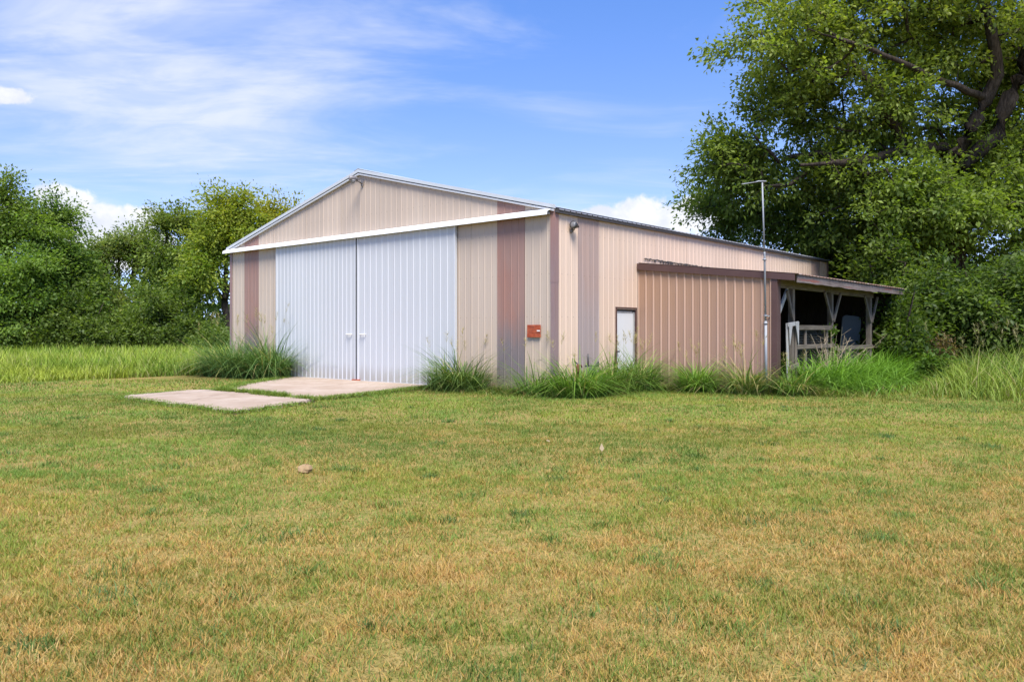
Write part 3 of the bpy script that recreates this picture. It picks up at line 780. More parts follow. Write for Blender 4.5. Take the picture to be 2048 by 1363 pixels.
# ------------------------------------------------------------------ grass
def blades(pos, h, w, lean, bend, col, nseg=2, az=None, r=rng, tipcol=None):
    """strips: pos (N,3), heights, widths, initial lean and bend (fractions of height), colours (N,3)"""
    N = len(pos)
    if az is None: az = r.random(N) * 2 * math.pi
    dx, dy = np.cos(az), np.sin(az)
    fa = az + math.pi / 2 + r.normal(0, .5, N)            # blade width direction
    sx, sy = np.cos(fa), np.sin(fa)
    nv = 2 * nseg + 1
    V = np.zeros((N, nv, 3)); C = np.zeros((N, nv, 3))
    tip = col * 1.0 if tipcol is None else tipcol
    for i in range(nseg + 1):
        t = i / nseg
        out = h * (lean * t + bend * t * t); up = h * (t - .42 * bend * np.clip(bend, 0, 1.6) * t ** 2.6)
        cx = pos[:, 0] + dx * out; cy = pos[:, 1] + dy * out; cz = pos[:, 2] + up
        ww = w * (1 - t ** 1.6) * .5 if nseg > 1 else w * .5
        cc = col * (1 - t) + tip * t
        if i < nseg:
            V[:, 2 * i] = np.stack([cx - sx * ww, cy - sy * ww, cz], 1); V[:, 2 * i + 1] = np.stack([cx + sx * ww, cy + sy * ww, cz], 1)
            C[:, 2 * i] = cc; C[:, 2 * i + 1] = cc
        else:
            V[:, 2 * i] = np.stack([cx, cy, cz], 1); C[:, 2 * i] = cc
    base = (np.arange(N) * nv)[:, None]
    pat = []; st = []; k = 0
    for i in range(nseg - 1): pat += [2 * i, 2 * i + 1, 2 * i + 3, 2 * i + 2]; st.append(k); k += 4
    pat += [2 * nseg - 2, 2 * nseg - 1, 2 * nseg]; st.append(k); k += 3
    loops = (base + np.array(pat)[None, :]).ravel()
    starts = (np.arange(N)[:, None] * k + np.array(st)[None, :]).ravel()
    return V.reshape(-1, 3), loops, starts, C.reshape(-1, 3)
def join(parts):
    vs, ls, ss, cs = [], [], [], []; nv = nl = 0
    for V, l, s, c in parts:
        vs.append(V); ls.append(l + nv); ss.append(s + nl); cs.append(c); nv += len(V); nl += len(l)
    return np.concatenate(vs), np.concatenate(ls), np.concatenate(ss), np.concatenate(cs)
def grass_obj(name, parts, label, cat=None, kind=None, group=None, parent=None, mt='grass'):
    V, l, s, c = join(parts)
    o = link(name, np_mesh(name, V, l, s, M[mt], c), parent)
    return tag(o, label, cat, group, kind)
def lerp(a, b, t): return np.asarray(a)[None, :] * (1 - t)[:, None] + np.asarray(b)[None, :] * t[:, None]

GREEN = np.array((.125, .222, .036)); YGREEN = np.array((.230, .268, .036)); STRAW = np.array((.46, .285, .070)); PALE = np.array((.48, .335, .15)); DARKG = np.array((.055, .095, .035))
def dryness(x, y):
    """share of straw in the lawn"""
    d = np.clip(1 - (y - 3.5) / 12, 0, 1)
    a = -.27 + .95 * d ** .8 + .02 * np.clip(x, -6, 8)
    a += (fbm(x * .55 + 3, y * .55 + 8, 4) - .5) * .9 + (fbm(x * 2.6, y * 2.6 + 30, 3) - .5) * .7 + (fbm(x * 10, y * 10 + 70, 2) - .5) * .9
    lx, ly = to_local(x, y)
    a += .38 * np.exp(-((lx - 4.2) / 3.2) ** 2 - ((ly - 1.6) / 1.1) ** 2)        # trodden strip before the lean-to
    a -= .35 * np.exp(-((lx + 5) / 5) ** 2 - ((ly + 5.5) / 3.0) ** 2)             # greener round the pads
    return np.clip(a, .03, .97)
def lawn_colors(x, y, r):
    d = dryness(x, y); u = r.random(len(x)); N = len(x)
    gmix = np.clip(fbm(x * .9 + 60, y * .9, 3) * 1.6 - .4 + r.normal(0, .22, N), 0, 1)
    g = lerp(GREEN, YGREEN, gmix); g = g * (1.08 - .28 * np.clip((fbm(x * .5 + 9, y * .5 + 77, 4) - .45) * 5, 0, 1))[:, None]
    s = lerp(STRAW, PALE, np.clip(r.normal(.35, .35, N), 0, 1)); s[r.random(N) < .22] = (.36, .19, .06)
    c = np.where((u < d)[:, None], s, g)
    mean = g * (1 - d)[:, None] + s * d[:, None]
    c = c * .78 + mean * .22
    return c * r.uniform(.84, 1.24, N)[:, None], u < d
def free_of_buildings(x, y, pads=True):
    lx, ly = to_local(x, y)
    ok = ~((lx > -W - .02) & (lx < .03) & (ly > -.02) & (ly < L)) & ~((lx > 0) & (lx < XP + .02) & (ly > V0 - .02) & (ly < YB))
    if pads: ok &= ~in_poly(lx, ly, PAD_IN) & ~in_poly(lx, ly, PAD_OUT) & ~((lx > -7.2) & (lx < -2.75) & (ly > -4.95) & (ly < -4.6))
    return ok
def lawn():
    r = np.random.default_rng(5); parts = []
    for (d0, d1, dens, hh, ww, ns) in ((2.6, 5.2, 5600, .041, .0050, 2), (2.6, 5.2, 7000, .030, .0050, 1), (5.2, 8.5, 3200, .041, .0070, 1), (5.2, 8.5, 4200, .031, .0066, 1), (8.5, 13, 3000, .040, .0085, 1), (13, 20, 1100, .044, .014, 1), (20, 32, 280, .05, .025, 1)):
        xw0 = -.64 * d1 - 3; xw1 = .64 * d1 + 3
        n = int((xw1 - xw0) * (d1 - d0) * dens)
        x = r.uniform(xw0, xw1, n); y = r.uniform(d0, d1, n)
        k = (np.abs(x) < .64 * y + 3) & free_of_buildings(x, y) & ((np.abs(x) < .64 * y + .5) | (r.random(n) < .5))
        if d0 >= 20: k &= ~((x < -6) & (y > 25))
        clump = fbm(x * 5, y * 5 + 50, 2); bare = fbm(x * 1.3 + 21, y * 1.3 + 4, 3)
        k &= r.random(n) < np.clip(.4 + 1.6 * (clump - .25), .3, 1) * np.where(bare < .33, .55, 1)
        x, y = x[k], y[k]; N = len(x)
        c, dry = lawn_colors(x, y, r)
        tall = .65 + .9 * np.clip(fbm(x * 2.2 + 5, y * 2.2, 3), 0, 1)
        h = hh * tall * r.uniform(.5, 1.35, N) * np.where(dry, .85, 1.0)
        odd = r.random(N) < .006; h[odd] *= 2.0
        ln = np.abs(r.normal(0, .5, N)) + np.where(dry, .3, 0)
        pos = np.stack([x, y, ground_z(x, y) - .004], 1)
        parts.append(blades(pos, h, ww * r.uniform(.7, 1.3, N), ln, r.uniform(0, .7, N), c * .9, ns, r=r, tipcol=c * 1.06))
    # scattered ranker tufts, deep green and bluish green, a little taller than the rest
    for i in range(170):
        d = 3.2 + 13 * r.random() ** 1.4; x0 = r.uniform(-.7, .7) * d; n = int(70 * r.uniform(.4, 1.4)); sp = r.uniform(.04, .13)
        x = x0 + r.normal(0, sp, n); y = d + r.normal(0, sp, n); k = free_of_buildings(x, y); x, y = x[k], y[k]; N = len(x)
        if N < 5: continue
        c = lerp((.075, .145, .038), (.15, .225, .035), np.full(N, r.random())) * r.uniform(.75, 1.25, N)[:, None]
        parts.append(blades(np.stack([x, y, ground_z(x, y) - .004], 1), r.uniform(.035, .085, N), .0045 * r.uniform(.8, 1.5, N) * (1 + d * .08), np.abs(r.normal(.2, .3, N)), r.uniform(.1, 1, N), c * .85, 2, r=r, tipcol=c * 1.1))
    grass_obj('lawn_grass', parts, 'short mown grass of the lawn, half green and half straw', kind='stuff')
lawn()

def pad_fringe():
    """grass creeping over the slab edges and growing in the crack between the two slabs"""
    r = np.random.default_rng(9); parts = []
    def line(pts, n, spread, h, sel=None):
        pts = np.array(pts); seg = np.linalg.norm(np.diff(pts, axis=0), axis=1); cum = np.concatenate([[0], np.cumsum(seg)])
        t = r.random(n) * cum[-1]; lx = np.interp(t, cum, pts[:, 0]) + r.normal(0, spread, n); ly = np.interp(t, cum, pts[:, 1]) + r.normal(0, spread, n)
        k = fbm(lx * 1.7 + 4, ly * 1.7 + 2, 3) > (.0 if sel is None else sel)
        lx, ly = lx[k], ly[k]; k = ly < -.12; lx, ly = lx[k], ly[k]
        x = CX + EX.x * lx + EY.x * ly; y = CY + EX.y * lx + EY.y * ly; N = len(x)
        c = lerp(GREEN * 1.1, YGREEN, r.random(N) ** 1.6) * r.uniform(.7, 1.15, N)[:, None]
        pos = np.stack([x, y, np.full(N, .03)], 1)
        parts.append(blades(pos, h * r.uniform(.5, 1.4, N), .016 * r.uniform(.7, 1.3, N), np.abs(r.normal(0, .5, N)), r.uniform(0, .8, N), c * .8, 2, r=r, tipcol=c * 1.1))
    line(PAD_IN[:7], 5200, .14, .08); line(PAD_OUT[5:], 6500, .10, .05); line(PAD_IN[8:], 5200, .10, .07)
    line([(-7.2, -4.78), (-6.2, -4.8), (-5.0, -4.82), (-2.6, -4.8)], 5200, .07, .13, .50)
    line([(-6.6, -4.6), (-5.2, -4.55)], 500, .12, .08, .5)
    grass_obj('edge_grass', parts, 'green grass creeping over the slab edges and out of the crack', kind='stuff')
pad_fringe()

def field():
    """tall unmown grass behind the lawn on the left, in front of the trees"""
    r = np.random.default_rng(15); parts = []
    for (d0, d1, dens, hh, ww) in ((22.3, 27, 290, .50, .028), (27, 35, 165, .66, .040), (35, 50, 80, .80, .060)):
        x0 = -.66 * d1 - 3; n = int((-4 - x0) * (d1 - d0) * dens); x = r.uniform(x0, -4, n); y = r.uniform(d0, d1, n)
        lx, ly = to_local(x, y)
        edge = 22.7 + 2.4 * (fbm(x * .5, x * 0 + 3, 3) - .5) + 1.2 * (fbm(x * 2, y * 2, 2) - .5)
        k = free_of_buildings(x, y) & (lx < -W - .1) & (y > edge) & (x > -.66 * y - 3)
        x, y = x[k], y[k]; N = len(x)
        t = np.clip(fbm(x * .35 + 8, y * .35, 4) * 1.9 - .45 + r.normal(0, .15, N), 0, 1)
        c = lerp((.16, .28, .032), (.36, .42, .05), t); pale = r.random(N) < .12; c[pale] = (.34, .33, .12)
        ramp = np.clip((y - 22.2) / 4.5, .14, 1)
        h = hh * ramp * r.uniform(.55, 1.25, N) * (.75 + .5 * fbm(x * .8, y * .8 + 12, 3))
        c *= r.uniform(.75, 1.15, N)[:, None]
        pos = np.stack([x, y, ground_z(x, y)], 1)
        parts.append(blades(pos, h, ww * r.uniform(.6, 1.2, N), np.abs(r.normal(0, .25, N)), r.uniform(.1, .8, N), c * .75, 2, r=r, tipcol=c * 1.15))
    grass_obj('tall_field_grass', parts, 'tall yellow-green field grass left of the barn before the trees', kind='stuff')
field()

def panicles(base, hgt, n, r, col=(.42, .36, .15), spread=.25):
    """seed heads on thin stalks"""
    m = []
    for k in range(n):
        p = np.array(base) + np.array([*r.normal(0, spread, 2), 0]); a = r.uniform(0, 6.28); ln = r.uniform(.05, .35); h = hgt * r.uniform(.8, 1.15)
        top = p + np.array([math.cos(a) * ln * h, math.sin(a) * ln * h, h])
        m.append(blades(p[None], np.array([h]), np.array([.012]), np.array([ln]), np.array([.0]), np.array([[.22, .24, .08]]), 2, az=np.array([a]), r=r))
        q = 26; tt = r.uniform(-.22, .04, q); pp = top[None] + np.stack([math.cos(a) * ln * tt, math.sin(a) * ln * tt, tt], 1)
        cc = np.array(col)[None] * r.uniform(.7, 1.2, q)[:, None]
        m.append(blades(pp, r.uniform(.05, .13, q), np.full(q, .009), r.uniform(.3, 1.1, q), r.uniform(0, .8, q), cc, 1, r=r))
    return m
def clump(center, rad, h, n, label, seed, col0=(.055, .12, .022), col1=(.145, .235, .035), width=.028, heads=6, dry=.06, squash=(1, 1), bend=(.45, 1.65), group='clumps of tall grass along the barn walls'):
    r = np.random.default_rng(seed); lx0, ly0 = center
    n = int(n * 1.05); a = r.random(n) * 6.283; q = np.sqrt(r.random(n)) * rad
    lx = lx0 + np.cos(a) * q * squash[0]; ly = ly0 + np.sin(a) * q * squash[1]
    # keep roots outside the walls
    bad = ((lx > -W - .02) & (lx < .06) & (ly > -.08) & (ly < L)) | ((lx > 0) & (lx < XP + .02) & (ly > V0 - .10))
    lx, ly, a, q = lx[~bad], ly[~bad], a[~bad], q[~bad]; N = len(lx)
    x = CX + EX.x * lx + EY.x * ly; y = CY + EX.y * lx + EY.y * ly
    az = a - TH + r.normal(0, .9, N)
    hh = h * r.uniform(.55, 1.12, N) * (1 - .55 * (q / rad) ** 2)
    t = np.clip(r.normal(.45, .3, N), 0, 1); c = lerp(np.array(col0) * 1.15, np.array(col1) * 1.35, t); c[r.random(N) < dry] = (.40, .34, .14)
    pos = np.stack([x, y, np.zeros(N)], 1)
    parts = [blades(pos, hh * 1.5, width * r.uniform(.6, 1.2, N), np.abs(r.normal(.12, .18, N)), r.uniform(bend[0], bend[1], N), c * .85, 6, az=az, r=r, tipcol=c * 1.3)]
    # short skirt of young blades
    k = r.random(N) < .7
    parts.append(blades(pos[k], hh[k] * .5, width * .7 * r.uniform(.6, 1.2, k.sum()), np.abs(r.normal(.3, .3, k.sum())), r.uniform(.3, 1.2, k.sum()), c[k] * .7, 3, r=r, tipcol=c[k]))
    o = empty('tall_grass_clump', B(lx0, ly0)); tag(o, label, 'grass', group)
    V, l, s, cc = join(parts); V = V - np.array(B(lx0, ly0))[None]
    tag(link('blade_tuft', np_mesh('blade_tuft', V, l, s, M['grass'], cc), o), kind='stuff')
    if heads:
        V, l, s, cc = join(panicles(B(lx0, ly0), h * 1.35, heads, r, spread=rad * .5)); V = V - np.array(B(lx0, ly0))[None]
        tag(link('seed_heads', np_mesh('seed_heads', V, l, s, M['grass'], cc), o), kind='stuff')
    return o
clump((-12.9, -.75), 1.2, 1.45, 1250, 'big tall grass clump at the far left corner of the front wall', 31, heads=14, squash=(1.35, .6), col0=(.05, .11, .03), col1=(.13, .20, .05))
clump((-11.1, -.62), .75, 1.5, 800, 'tall grass clump overlapping the left edge of the white sliding doors', 32, heads=8, squash=(1, .7), col0=(.045, .105, .03), col1=(.115, .19, .045))
clump((-2.75, -.50), .75, 1.05, 620, 'tall grass clump at the right edge of the white sliding doors', 33, heads=8, squash=(1.2, .55), col0=(.05, .105, .025), col1=(.14, .20, .045))
clump((-.28, -.42), .38, 1.0, 120, 'thin grass tuft below the rusty plate at the near corner', 34, heads=4)
clump((.62, .05), .72, .92, 700, 'bright arching grass clump at the near corner in front of the valve', 35, heads=3, squash=(.8, 1), col1=(.165, .28, .035))
clump((.55, 1.75), .62, 1.0, 480, 'tall grass clump left of the white walk-in door', 36, heads=7, squash=(.6, 1.0), col0=(.045, .095, .022))
clump((.62, 2.70), .55, 1.05, 520, 'tall grass clump in front of the white walk-in door', 37, heads=8, squash=(.8, .9), col0=(.045, .10, .022))
clump((2.05, 3.10), .42, .82, 620, 'rounded bright grass clump at the middle of the ribbed lean-to wall', 38, heads=5, squash=(1.0, .75), col1=(.155, .27, .03))
clump((3.35, 3.15), .40, .95, 300, 'dry-tipped grass clump at the foot of the pipe mast', 39, heads=9, dry=.25, col1=(.17, .22, .05))
clump((4.25, 3.65), .42, .80, 300, 'grass clump at the foot of the brown lean-to corner post', 40, heads=3, dry=.12)

def wall_edge_grass():
    """grass the mower leaves along the walls, between the clumps"""
    r = np.random.default_rng(61); parts = []
    for (a, b, off, n, h) in (((-3.3, 0), (.2, 0), (0, -1), 2600, .20), ((0, 0), (0, 3.5), (1, 0), 3000, .15), ((.2, V0), (XP + .2, V0), (0, -1), 3000, .15), ((XP, V0), (XP, 11.5), (1, 0), 9000, .34), ((-W - .4, 0), (-10.8, 0), (0, -1), 3600, .26)):
        t = r.random(n); q = np.abs(r.normal(0, .55, n)) + .06; q *= 1 if h < .3 else 2.1
        lx = a[0] + (b[0] - a[0]) * t + off[0] * q; ly = a[1] + (b[1] - a[1]) * t + off[1] * q
        x = CX + EX.x * lx + EY.x * ly; y = CY + EX.y * lx + EY.y * ly; N = n
        c = lerp((.075, .15, .025), (.21, .26, .042), np.clip(fbm(x * 1.5, y * 1.5, 3) * 1.5 - .25 + r.normal(0, .25, N), 0, 1)); c[r.random(N) < .12] = (.40, .30, .12)
        hh = h * r.uniform(.4, 1.3, N) * np.clip(1.3 - q * (.75 if h < .3 else .42), .22, 1.2)
        parts.append(blades(np.stack([x, y, np.zeros(N)], 1), hh, .018 * r.uniform(.6, 1.3, N), np.abs(r.normal(.15, .3, N)), r.uniform(.2, 1.4, N), c * .8, 2, r=r, tipcol=c * 1.1))
    grass_obj('wall_edge_grass', parts, 'unmown green grass fringe along the foot of the walls', kind='stuff')
wall_edge_grass()

def pen_grass():
    """dense tall grass in front of the pen and the rank growth on the right"""
    r = np.random.default_rng(55); parts = []
    n = 3700; ly = r.uniform(4.1, 11.8, n); lx = XP + .25 + np.abs(r.normal(0, .62, n)) + .02 * ly
    x = CX + EX.x * lx + EY.x * ly; y = CY + EX.y * lx + EY.y * ly
    c = lerp((.08, .185, .022), (.20, .37, .038), np.clip(r.normal(.5, .3, n), 0, 1))
    h = .95 * r.uniform(.5, 1.15, n) * np.clip(1.25 - (lx - XP) * .42, .35, 1)
    parts.append(blades(np.stack([x, y, np.zeros(n)], 1), h * 1.3, .034 * r.uniform(.5, 1.2, n), np.abs(r.normal(.1, .2, n)), r.uniform(.5, 1.6, n), c * .8, 5, r=r, tipcol=c * 1.12))
    grass_obj('pen_grass', parts, 'dense bright tall grass in front of the open lean-to pen', kind='stuff')
    parts = []
    n = 26000; x = r.uniform(8.0, 26, n); y = r.uniform(15.2, 31, n)
    lx, ly = to_local(x, y)
    edge = (x - 10.4) * 1.0 - (y - 17.5) * -.75                     # edge of the mown part
    k = (lx > XP + 1.3) & (x > .50 * y - .1) & (y > 15.3 + 2.4 * np.clip((12.2 - x) / 3, 0, 1) + 1.0 * fbm(x * .5, y * .5, 2)) & (x < .75 * y + 2)
    x, y, = x[k], y[k]; N = len(x)
    dd = np.clip((y - 15.6) / 3.2, .14, 1) * np.clip((x - .50 * y + .1) / 1.6, .2, 1)
    t = np.clip(fbm(x * .6, y * .6, 3) * 1.7 - .3 + r.normal(0, .2, N), 0, 1)
    c = lerp((.085, .17, .026), (.25, .33, .048), t); p = r.random(N) < .08; c[p] = (.33, .29, .12)
    h = 1.05 * dd * r.uniform(.45, 1.15, N)
    parts.append(blades(np.stack([x, y, ground_z(x, y)], 1), h * 1.1, .022 * r.uniform(.6, 1.3, N), np.abs(r.normal(.1, .25, N)), r.uniform(.2, 1.2, N), c * .8, 4, r=r, tipcol=c * 1.12))
    for k in range(26):
        q = P(r.uniform(1840, 2150), r.uniform(19.5, 23)); parts += panicles(q, 1.55, 1, r, (.36, .33, .17), .3)
    grass_obj('rank_grass', parts, 'rank yellow-green grass and weeds on the right under the big tree', kind='stuff')
pen_grass()

def dry_weed(name, base, n, h, spread, label, seed):
    r = random.Random(seed); m = MB(); b = Vector(base)
    for k in range(n):
        a = r.uniform(0, 6.28); ln = r.uniform(.1, spread); hh = h * r.uniform(.6, 1.1); p0 = b + Vector((r.uniform(-.2, .2), r.uniform(-.2, .2), 0))
        p1 = p0 + Vector((math.cos(a) * ln * .5, math.sin(a) * ln * .5, hh * .6)); p2 = p0 + Vector((math.cos(a) * ln * 1.1, math.sin(a) * ln * 1.1, hh))
        m.tube([p0, p1, p2], [.009, .007, .004], 4)
        for q in range(4):
            t = r.uniform(.35, .95); s = p0.lerp(p2, t); e = s + Vector((r.uniform(-.3, .3), r.uniform(-.3, .3), r.uniform(-.05, .25))) * .8
            m.tube([s, e], [.005, .003], 3)
    o = m.build(name, M['dry_stalk'], None); tag(o, label, 'weed'); return o
M['dry_stalk'] = plain('dry_stalk', (.36, .29, .19), .25, 9, .9)
dry_weed('dry_weed', B(XP + .35, 6.4), 26, 1.5, .8, 'dead tan weed stalks leaning on the chicken-wire pen', 3)
dry_weed('dry_weed', B(XP + .35, 7.9), 9, 1.35, 1.1, 'few bare dead stalks right of the middle lean-to post', 4)

# ------------------------------------------------------------------ trees
def leaves(cent, outv, nl, rc, size, c0, c1, r, flat=.6, droop=.25, yel=None):
    n = len(cent) * nl
    ci = np.repeat(np.arange(len(cent)), nl)
    off = r.normal(0, .72, (n, 3)) * rc * np.array([1, 1, flat]) + outv[ci] * (np.clip(r.normal(0, 1.1, n), -1.7, 1.5) * rc)[:, None]
    pos = cent[ci] + off
    ax = r.normal(0, 1, (n, 3)) * .8 + outv[ci] * .7 + off / rc * .35; ax[:, 2] -= droop
    ax /= np.linalg.norm(ax, axis=1, keepdims=True)
    nm = r.normal(0, .6, (n, 3)); nm[:, 2] += 1.0
    nm -= (nm * ax).sum(1, keepdims=True) * ax; nm /= np.linalg.norm(nm, axis=1, keepdims=True) + 1e-9
    sd = np.cross(ax, nm); L_ = size * r.uniform(.5, 1.4, n)[:, None]; w = L_ * .26
    V = np.stack([pos, pos + ax * L_ * .42 + sd * w + nm * L_ * .07, pos + ax * L_ - nm * L_ * .06, pos + ax * L_ * .42 - sd * w + nm * L_ * .07], 1).reshape(-1, 3)
    b = (np.arange(n) * 4)[:, None]
    loops = (b + np.array([0, 1, 2, 0, 2, 3])[None]).ravel(); starts = np.arange(2 * n) * 3
    cl = np.clip(r.normal(.5, .30, len(cent)), 0, 1)[ci]
    t = np.clip(cl + r.normal(0, .2, n), 0, 1); c = lerp(c0, c1, t)
    if yel is not None:
        zz = pos[:, 2]; zt = np.clip((zz - yel[1]) / (yel[2] - yel[1]), 0, 1) * np.clip(r.normal(.6, .4, n), 0, 1)
        c = c * (1 - zt)[:, None] + np.array(yel[0])[None] * zt[:, None]
    c *= r.uniform(.8, 1.2, n)[:, None]
    return V, loops, starts, np.repeat(c, 4, 0)

def tree(name, label, base, limbs, blobs, ncl, nl, size, rc, c0, c1, seed, group=None, cat='tree', r_tip=.010, shell=.42, yel=None, stem='trunk', crown='crown', droop=.25, flat=.6, minr=.0, bough=22):
    """limbs: list of (points, r0, r1); blobs: list of (centre, radii) filled with leaf clusters that grow twigs to the nearest wood"""
    r = np.random.default_rng(seed)
    nodes = []; par = []; rmin = []
    for pts, r0, r1 in limbs:
        pts = [np.array(p, float) for p in pts]; seg = [np.linalg.norm(b - a) for a, b in zip(pts, pts[1:])]; tot = sum(seg); acc = 0
        near = -1
        if nodes:
            d = np.linalg.norm(np.array(nodes) - pts[0], axis=1); near = int(d.argmin())
        prev = near
        for i, (a, b, s) in enumerate(zip(pts, pts[1:], seg)):
            k = max(1, int(s / .5))
            for j in range(k + (i == len(seg) - 1)):
                t = j / k; q = (acc + s * t) / tot
                nodes.append(a + (b - a) * t + (r.normal(0, .04, 3) if 0 < q < 1 else 0)); par.append(prev); rmin.append(r0 + (r1 - r0) * q); prev = len(nodes) - 1
            acc += s
    vol = np.array([b[1][0] * b[1][1] * b[1][2] for b in blobs]) ** .75
    pick = r.choice(len(blobs), ncl, p=vol / vol.sum())
    bc = np.array([b[0] for b in blobs], float); br = np.array([b[1] for b in blobs], float)
    K = bough                                              # each lobe is a bunch of smaller boughs
    sd_ = r.normal(0, 1, (len(blobs), K, 3)); sd_ /= np.linalg.norm(sd_, axis=2, keepdims=True); sq = r.uniform(.35, .95, (len(blobs), K)); sr = r.uniform(.18, .44, (len(blobs), K))
    kk = r.integers(0, K, ncl); g_ = r.normal(0, 1, (ncl, 3)); g_ /= np.linalg.norm(g_, axis=1, keepdims=True); g_ *= (r.random(ncl) ** .45)[:, None] * 1.35
    rel = sd_[pick, kk] * sq[pick, kk][:, None] + g_ * sr[pick, kk][:, None] * np.array([1.1, 1.1, .8])
    cent = bc[pick] + rel * br[pick]; d = rel + g_ * .3; d /= np.linalg.norm(d, axis=1, keepdims=True)
    ok = cent[:, 2] > .25; cent = cent[ok]; d = d[ok]; pick = pick[ok]
    outv = d / br[pick]; outv /= np.linalg.norm(outv, axis=1, keepdims=True)
    A = np.zeros((len(nodes) + len(cent) * 8, 3)); n = len(nodes); A[:n] = nodes
    wood = np.array([nodes[0]])
    dist = np.array([np.min(np.linalg.norm(A[:n] - c, axis=1)) for c in cent]); order = dist.argsort()
    tips = []
    for k in order:
        c = cent[k]; dv = c - A[:n]; dd = np.linalg.norm(dv, axis=1) + np.clip(A[:n, 2] - c[2], 0, 9) * .25
        j = int(dd.argmin()); s = np.linalg.norm(c - A[j]); m = int(min(6, max(1, round(s / .8)))); p = A[j].copy(); prev = j
        for i in range(1, m + 1):
            t = i / m; A[n] = p + (c - p) * t + np.array([0, 0, .10 * s * math.sin(math.pi * t)]) + (r.normal(0, .06 * s / m, 3) if i < m else 0)
            par.append(prev); rmin.append(r_tip); prev = n; n += 1
        tips.append(prev)
    A = A[:n]; cnt = np.zeros(n)
    for t in tips: cnt[t] += 1
    for i in range(n - 1, -1, -1):
        if par[i] >= 0 and par[i] < i: cnt[par[i]] += cnt[i]
    rad = np.maximum(np.array(rmin), r_tip * np.maximum(cnt, 1) ** .46)
    # chains of wood
    kids = [[] for _ in range(n)]
    for i, p in enumerate(par):
        if p >= 0: kids[p].append(i)
    m = MB(); stack = [i for i, p in enumerate(par) if p < 0]; done = []
    start = [(i, None) for i in stack]
    while start:
        i, pre = start.pop(); ch = [] if pre is None else [pre]; 
        while True:
            ch.append(i)
            if not kids[i]: break
            ks = sorted(kids[i], key=lambda k: -rad[k])
            for k in ks[1:]: start.append((k, i))
            i = ks[0]
        rr = [min(rad[k], rad[ch[1]] if (len(ch) > 1 and pre is not None) else 9) for k in ch]
        if len(ch) > 1 and max(rr) >= minr:
            m.tube([A[k] for k in ch], rr, 9 if rr[0] > .12 else (5 if rr[0] > .04 else 3), False)
    b = Vector(base); o = empty(name, b); tag(o, label, cat, group)
    m.v = [(x - b.x, y - b.y, z - b.z) for x, y, z in m.v]
    m.build(stem, M['bark'], o, True)
    V, l, s, c = leaves(cent, outv, nl, rc, size, c0, c1, r, flat, droop, yel)
    tag(link(crown, np_mesh(crown, V - np.array(b)[None], l, s, M['leaf'], c), o), kind='stuff')
    return o

def big_tree():
    def Q(px, py, d): return P(px, d, py)
    base = P(1905, 32.5)
    limbs = [([base, Q(1900, 560, 31.9), Q(1900, 420, 31.8), Q(1915, 310, 31.5)], .52, .34),
             ([Q(1915, 310, 30.5), Q(1930, 279, 30.3), Q(1971, 205, 30.1), Q(1997, 147, 29.9), Q(1986, 73, 29.7), Q(1969, 0, 29.5), Q(1950, -110, 29.3)], .30, .10),
             ([Q(1925, 330, 30.8), Q(1997, 264, 30.5), Q(2022, 191, 30.3), Q(2050, 125, 30.3), Q(2110, 0, 30.7), Q(2150, -120, 31.3)], .27, .09),
             ([Q(1905, 340, 32.4), Q(1883, 296, 31.5), Q(1806, 301, 30.5), Q(1755, 313, 30.0), Q(1700, 326, 29.7), Q(1600, 330, 29.5)], .23, .06),
             ([Q(1806, 300, 30.5), Q(1797, 253, 30.2), Q(1764, 222, 30.0), Q(1760, 185, 29.8), Q(1700, 120, 29.6)], .12, .04),
             ([Q(1975, 200, 30.1), Q(1892, 165, 29.3), Q(1854, 150, 28.9), Q(1798, 121, 28.5), Q(1650, 70, 28.3)], .15, .04),
             ([Q(1902, 450, 31.8), Q(1780, 420, 32.9), Q(1620, 400, 34.4), Q(1500, 390, 35.4)], .20, .05),
             ([Q(1902, 420, 31.8), Q(2060, 380, 31.4), Q(2200, 330, 31.4)], .2, .06)]
    s = 32 / FPX
    def bl(px, py, d, rx, ry, rd): return (Q(px, py, d), (rx * s, rd, ry * s))
    blobs = [bl(1600, 85, 30, 150, 100, 2.4), bl(1710, 30, 31, 200, 120, 3), bl(1550, 320, 31, 170, 105, 2.6), bl(1470, 425, 34.5, 115, 70, 2.4), bl(1470, 320, 32.5, 95, 60, 2), bl(1720, 210, 30.5, 170, 120, 2.8),
             bl(1930, 60, 31, 230, 150, 4), bl(1820, -160, 32, 330, 170, 5), bl(1700, 410, 33, 210, 110, 3.2), bl(1860, 400, 30.5, 170, 110, 2.6), bl(2010, 350, 31, 170, 130, 3.5),
             bl(2250, 120, 32, 230, 260, 5), bl(2100, -330, 33, 330, 220, 6), bl(1590, 450, 35.5, 190, 75, 2.6), bl(1540, 195, 31, 60, 50, 1.2), bl(2030, 200, 34, 160, 150, 2.5), bl(1900, 420, 29.0, 120, 70, 1.6), bl(1780, 380, 30, 110, 70, 1.6), bl(2020, 430, 29.5, 130, 90, 2), bl(1690, 480, 34.5, 170, 90, 2.4), bl(1830, 480, 31, 150, 80, 2), bl(1900, 250, 33, 150, 120, 2.5), bl(1620, 200, 31.5, 110, 80, 1.8)]
    tree('big_shade_tree', 'big spreading shade tree on the right reaching over the barn roof', base, limbs, blobs, 4500, 66, .185, .31,
         (.108, .170, .034), (.21, .278, .046), 71, yel=((.265, .285, .046), 6, 16), r_tip=.011, shell=.40, minr=.0)
big_tree()

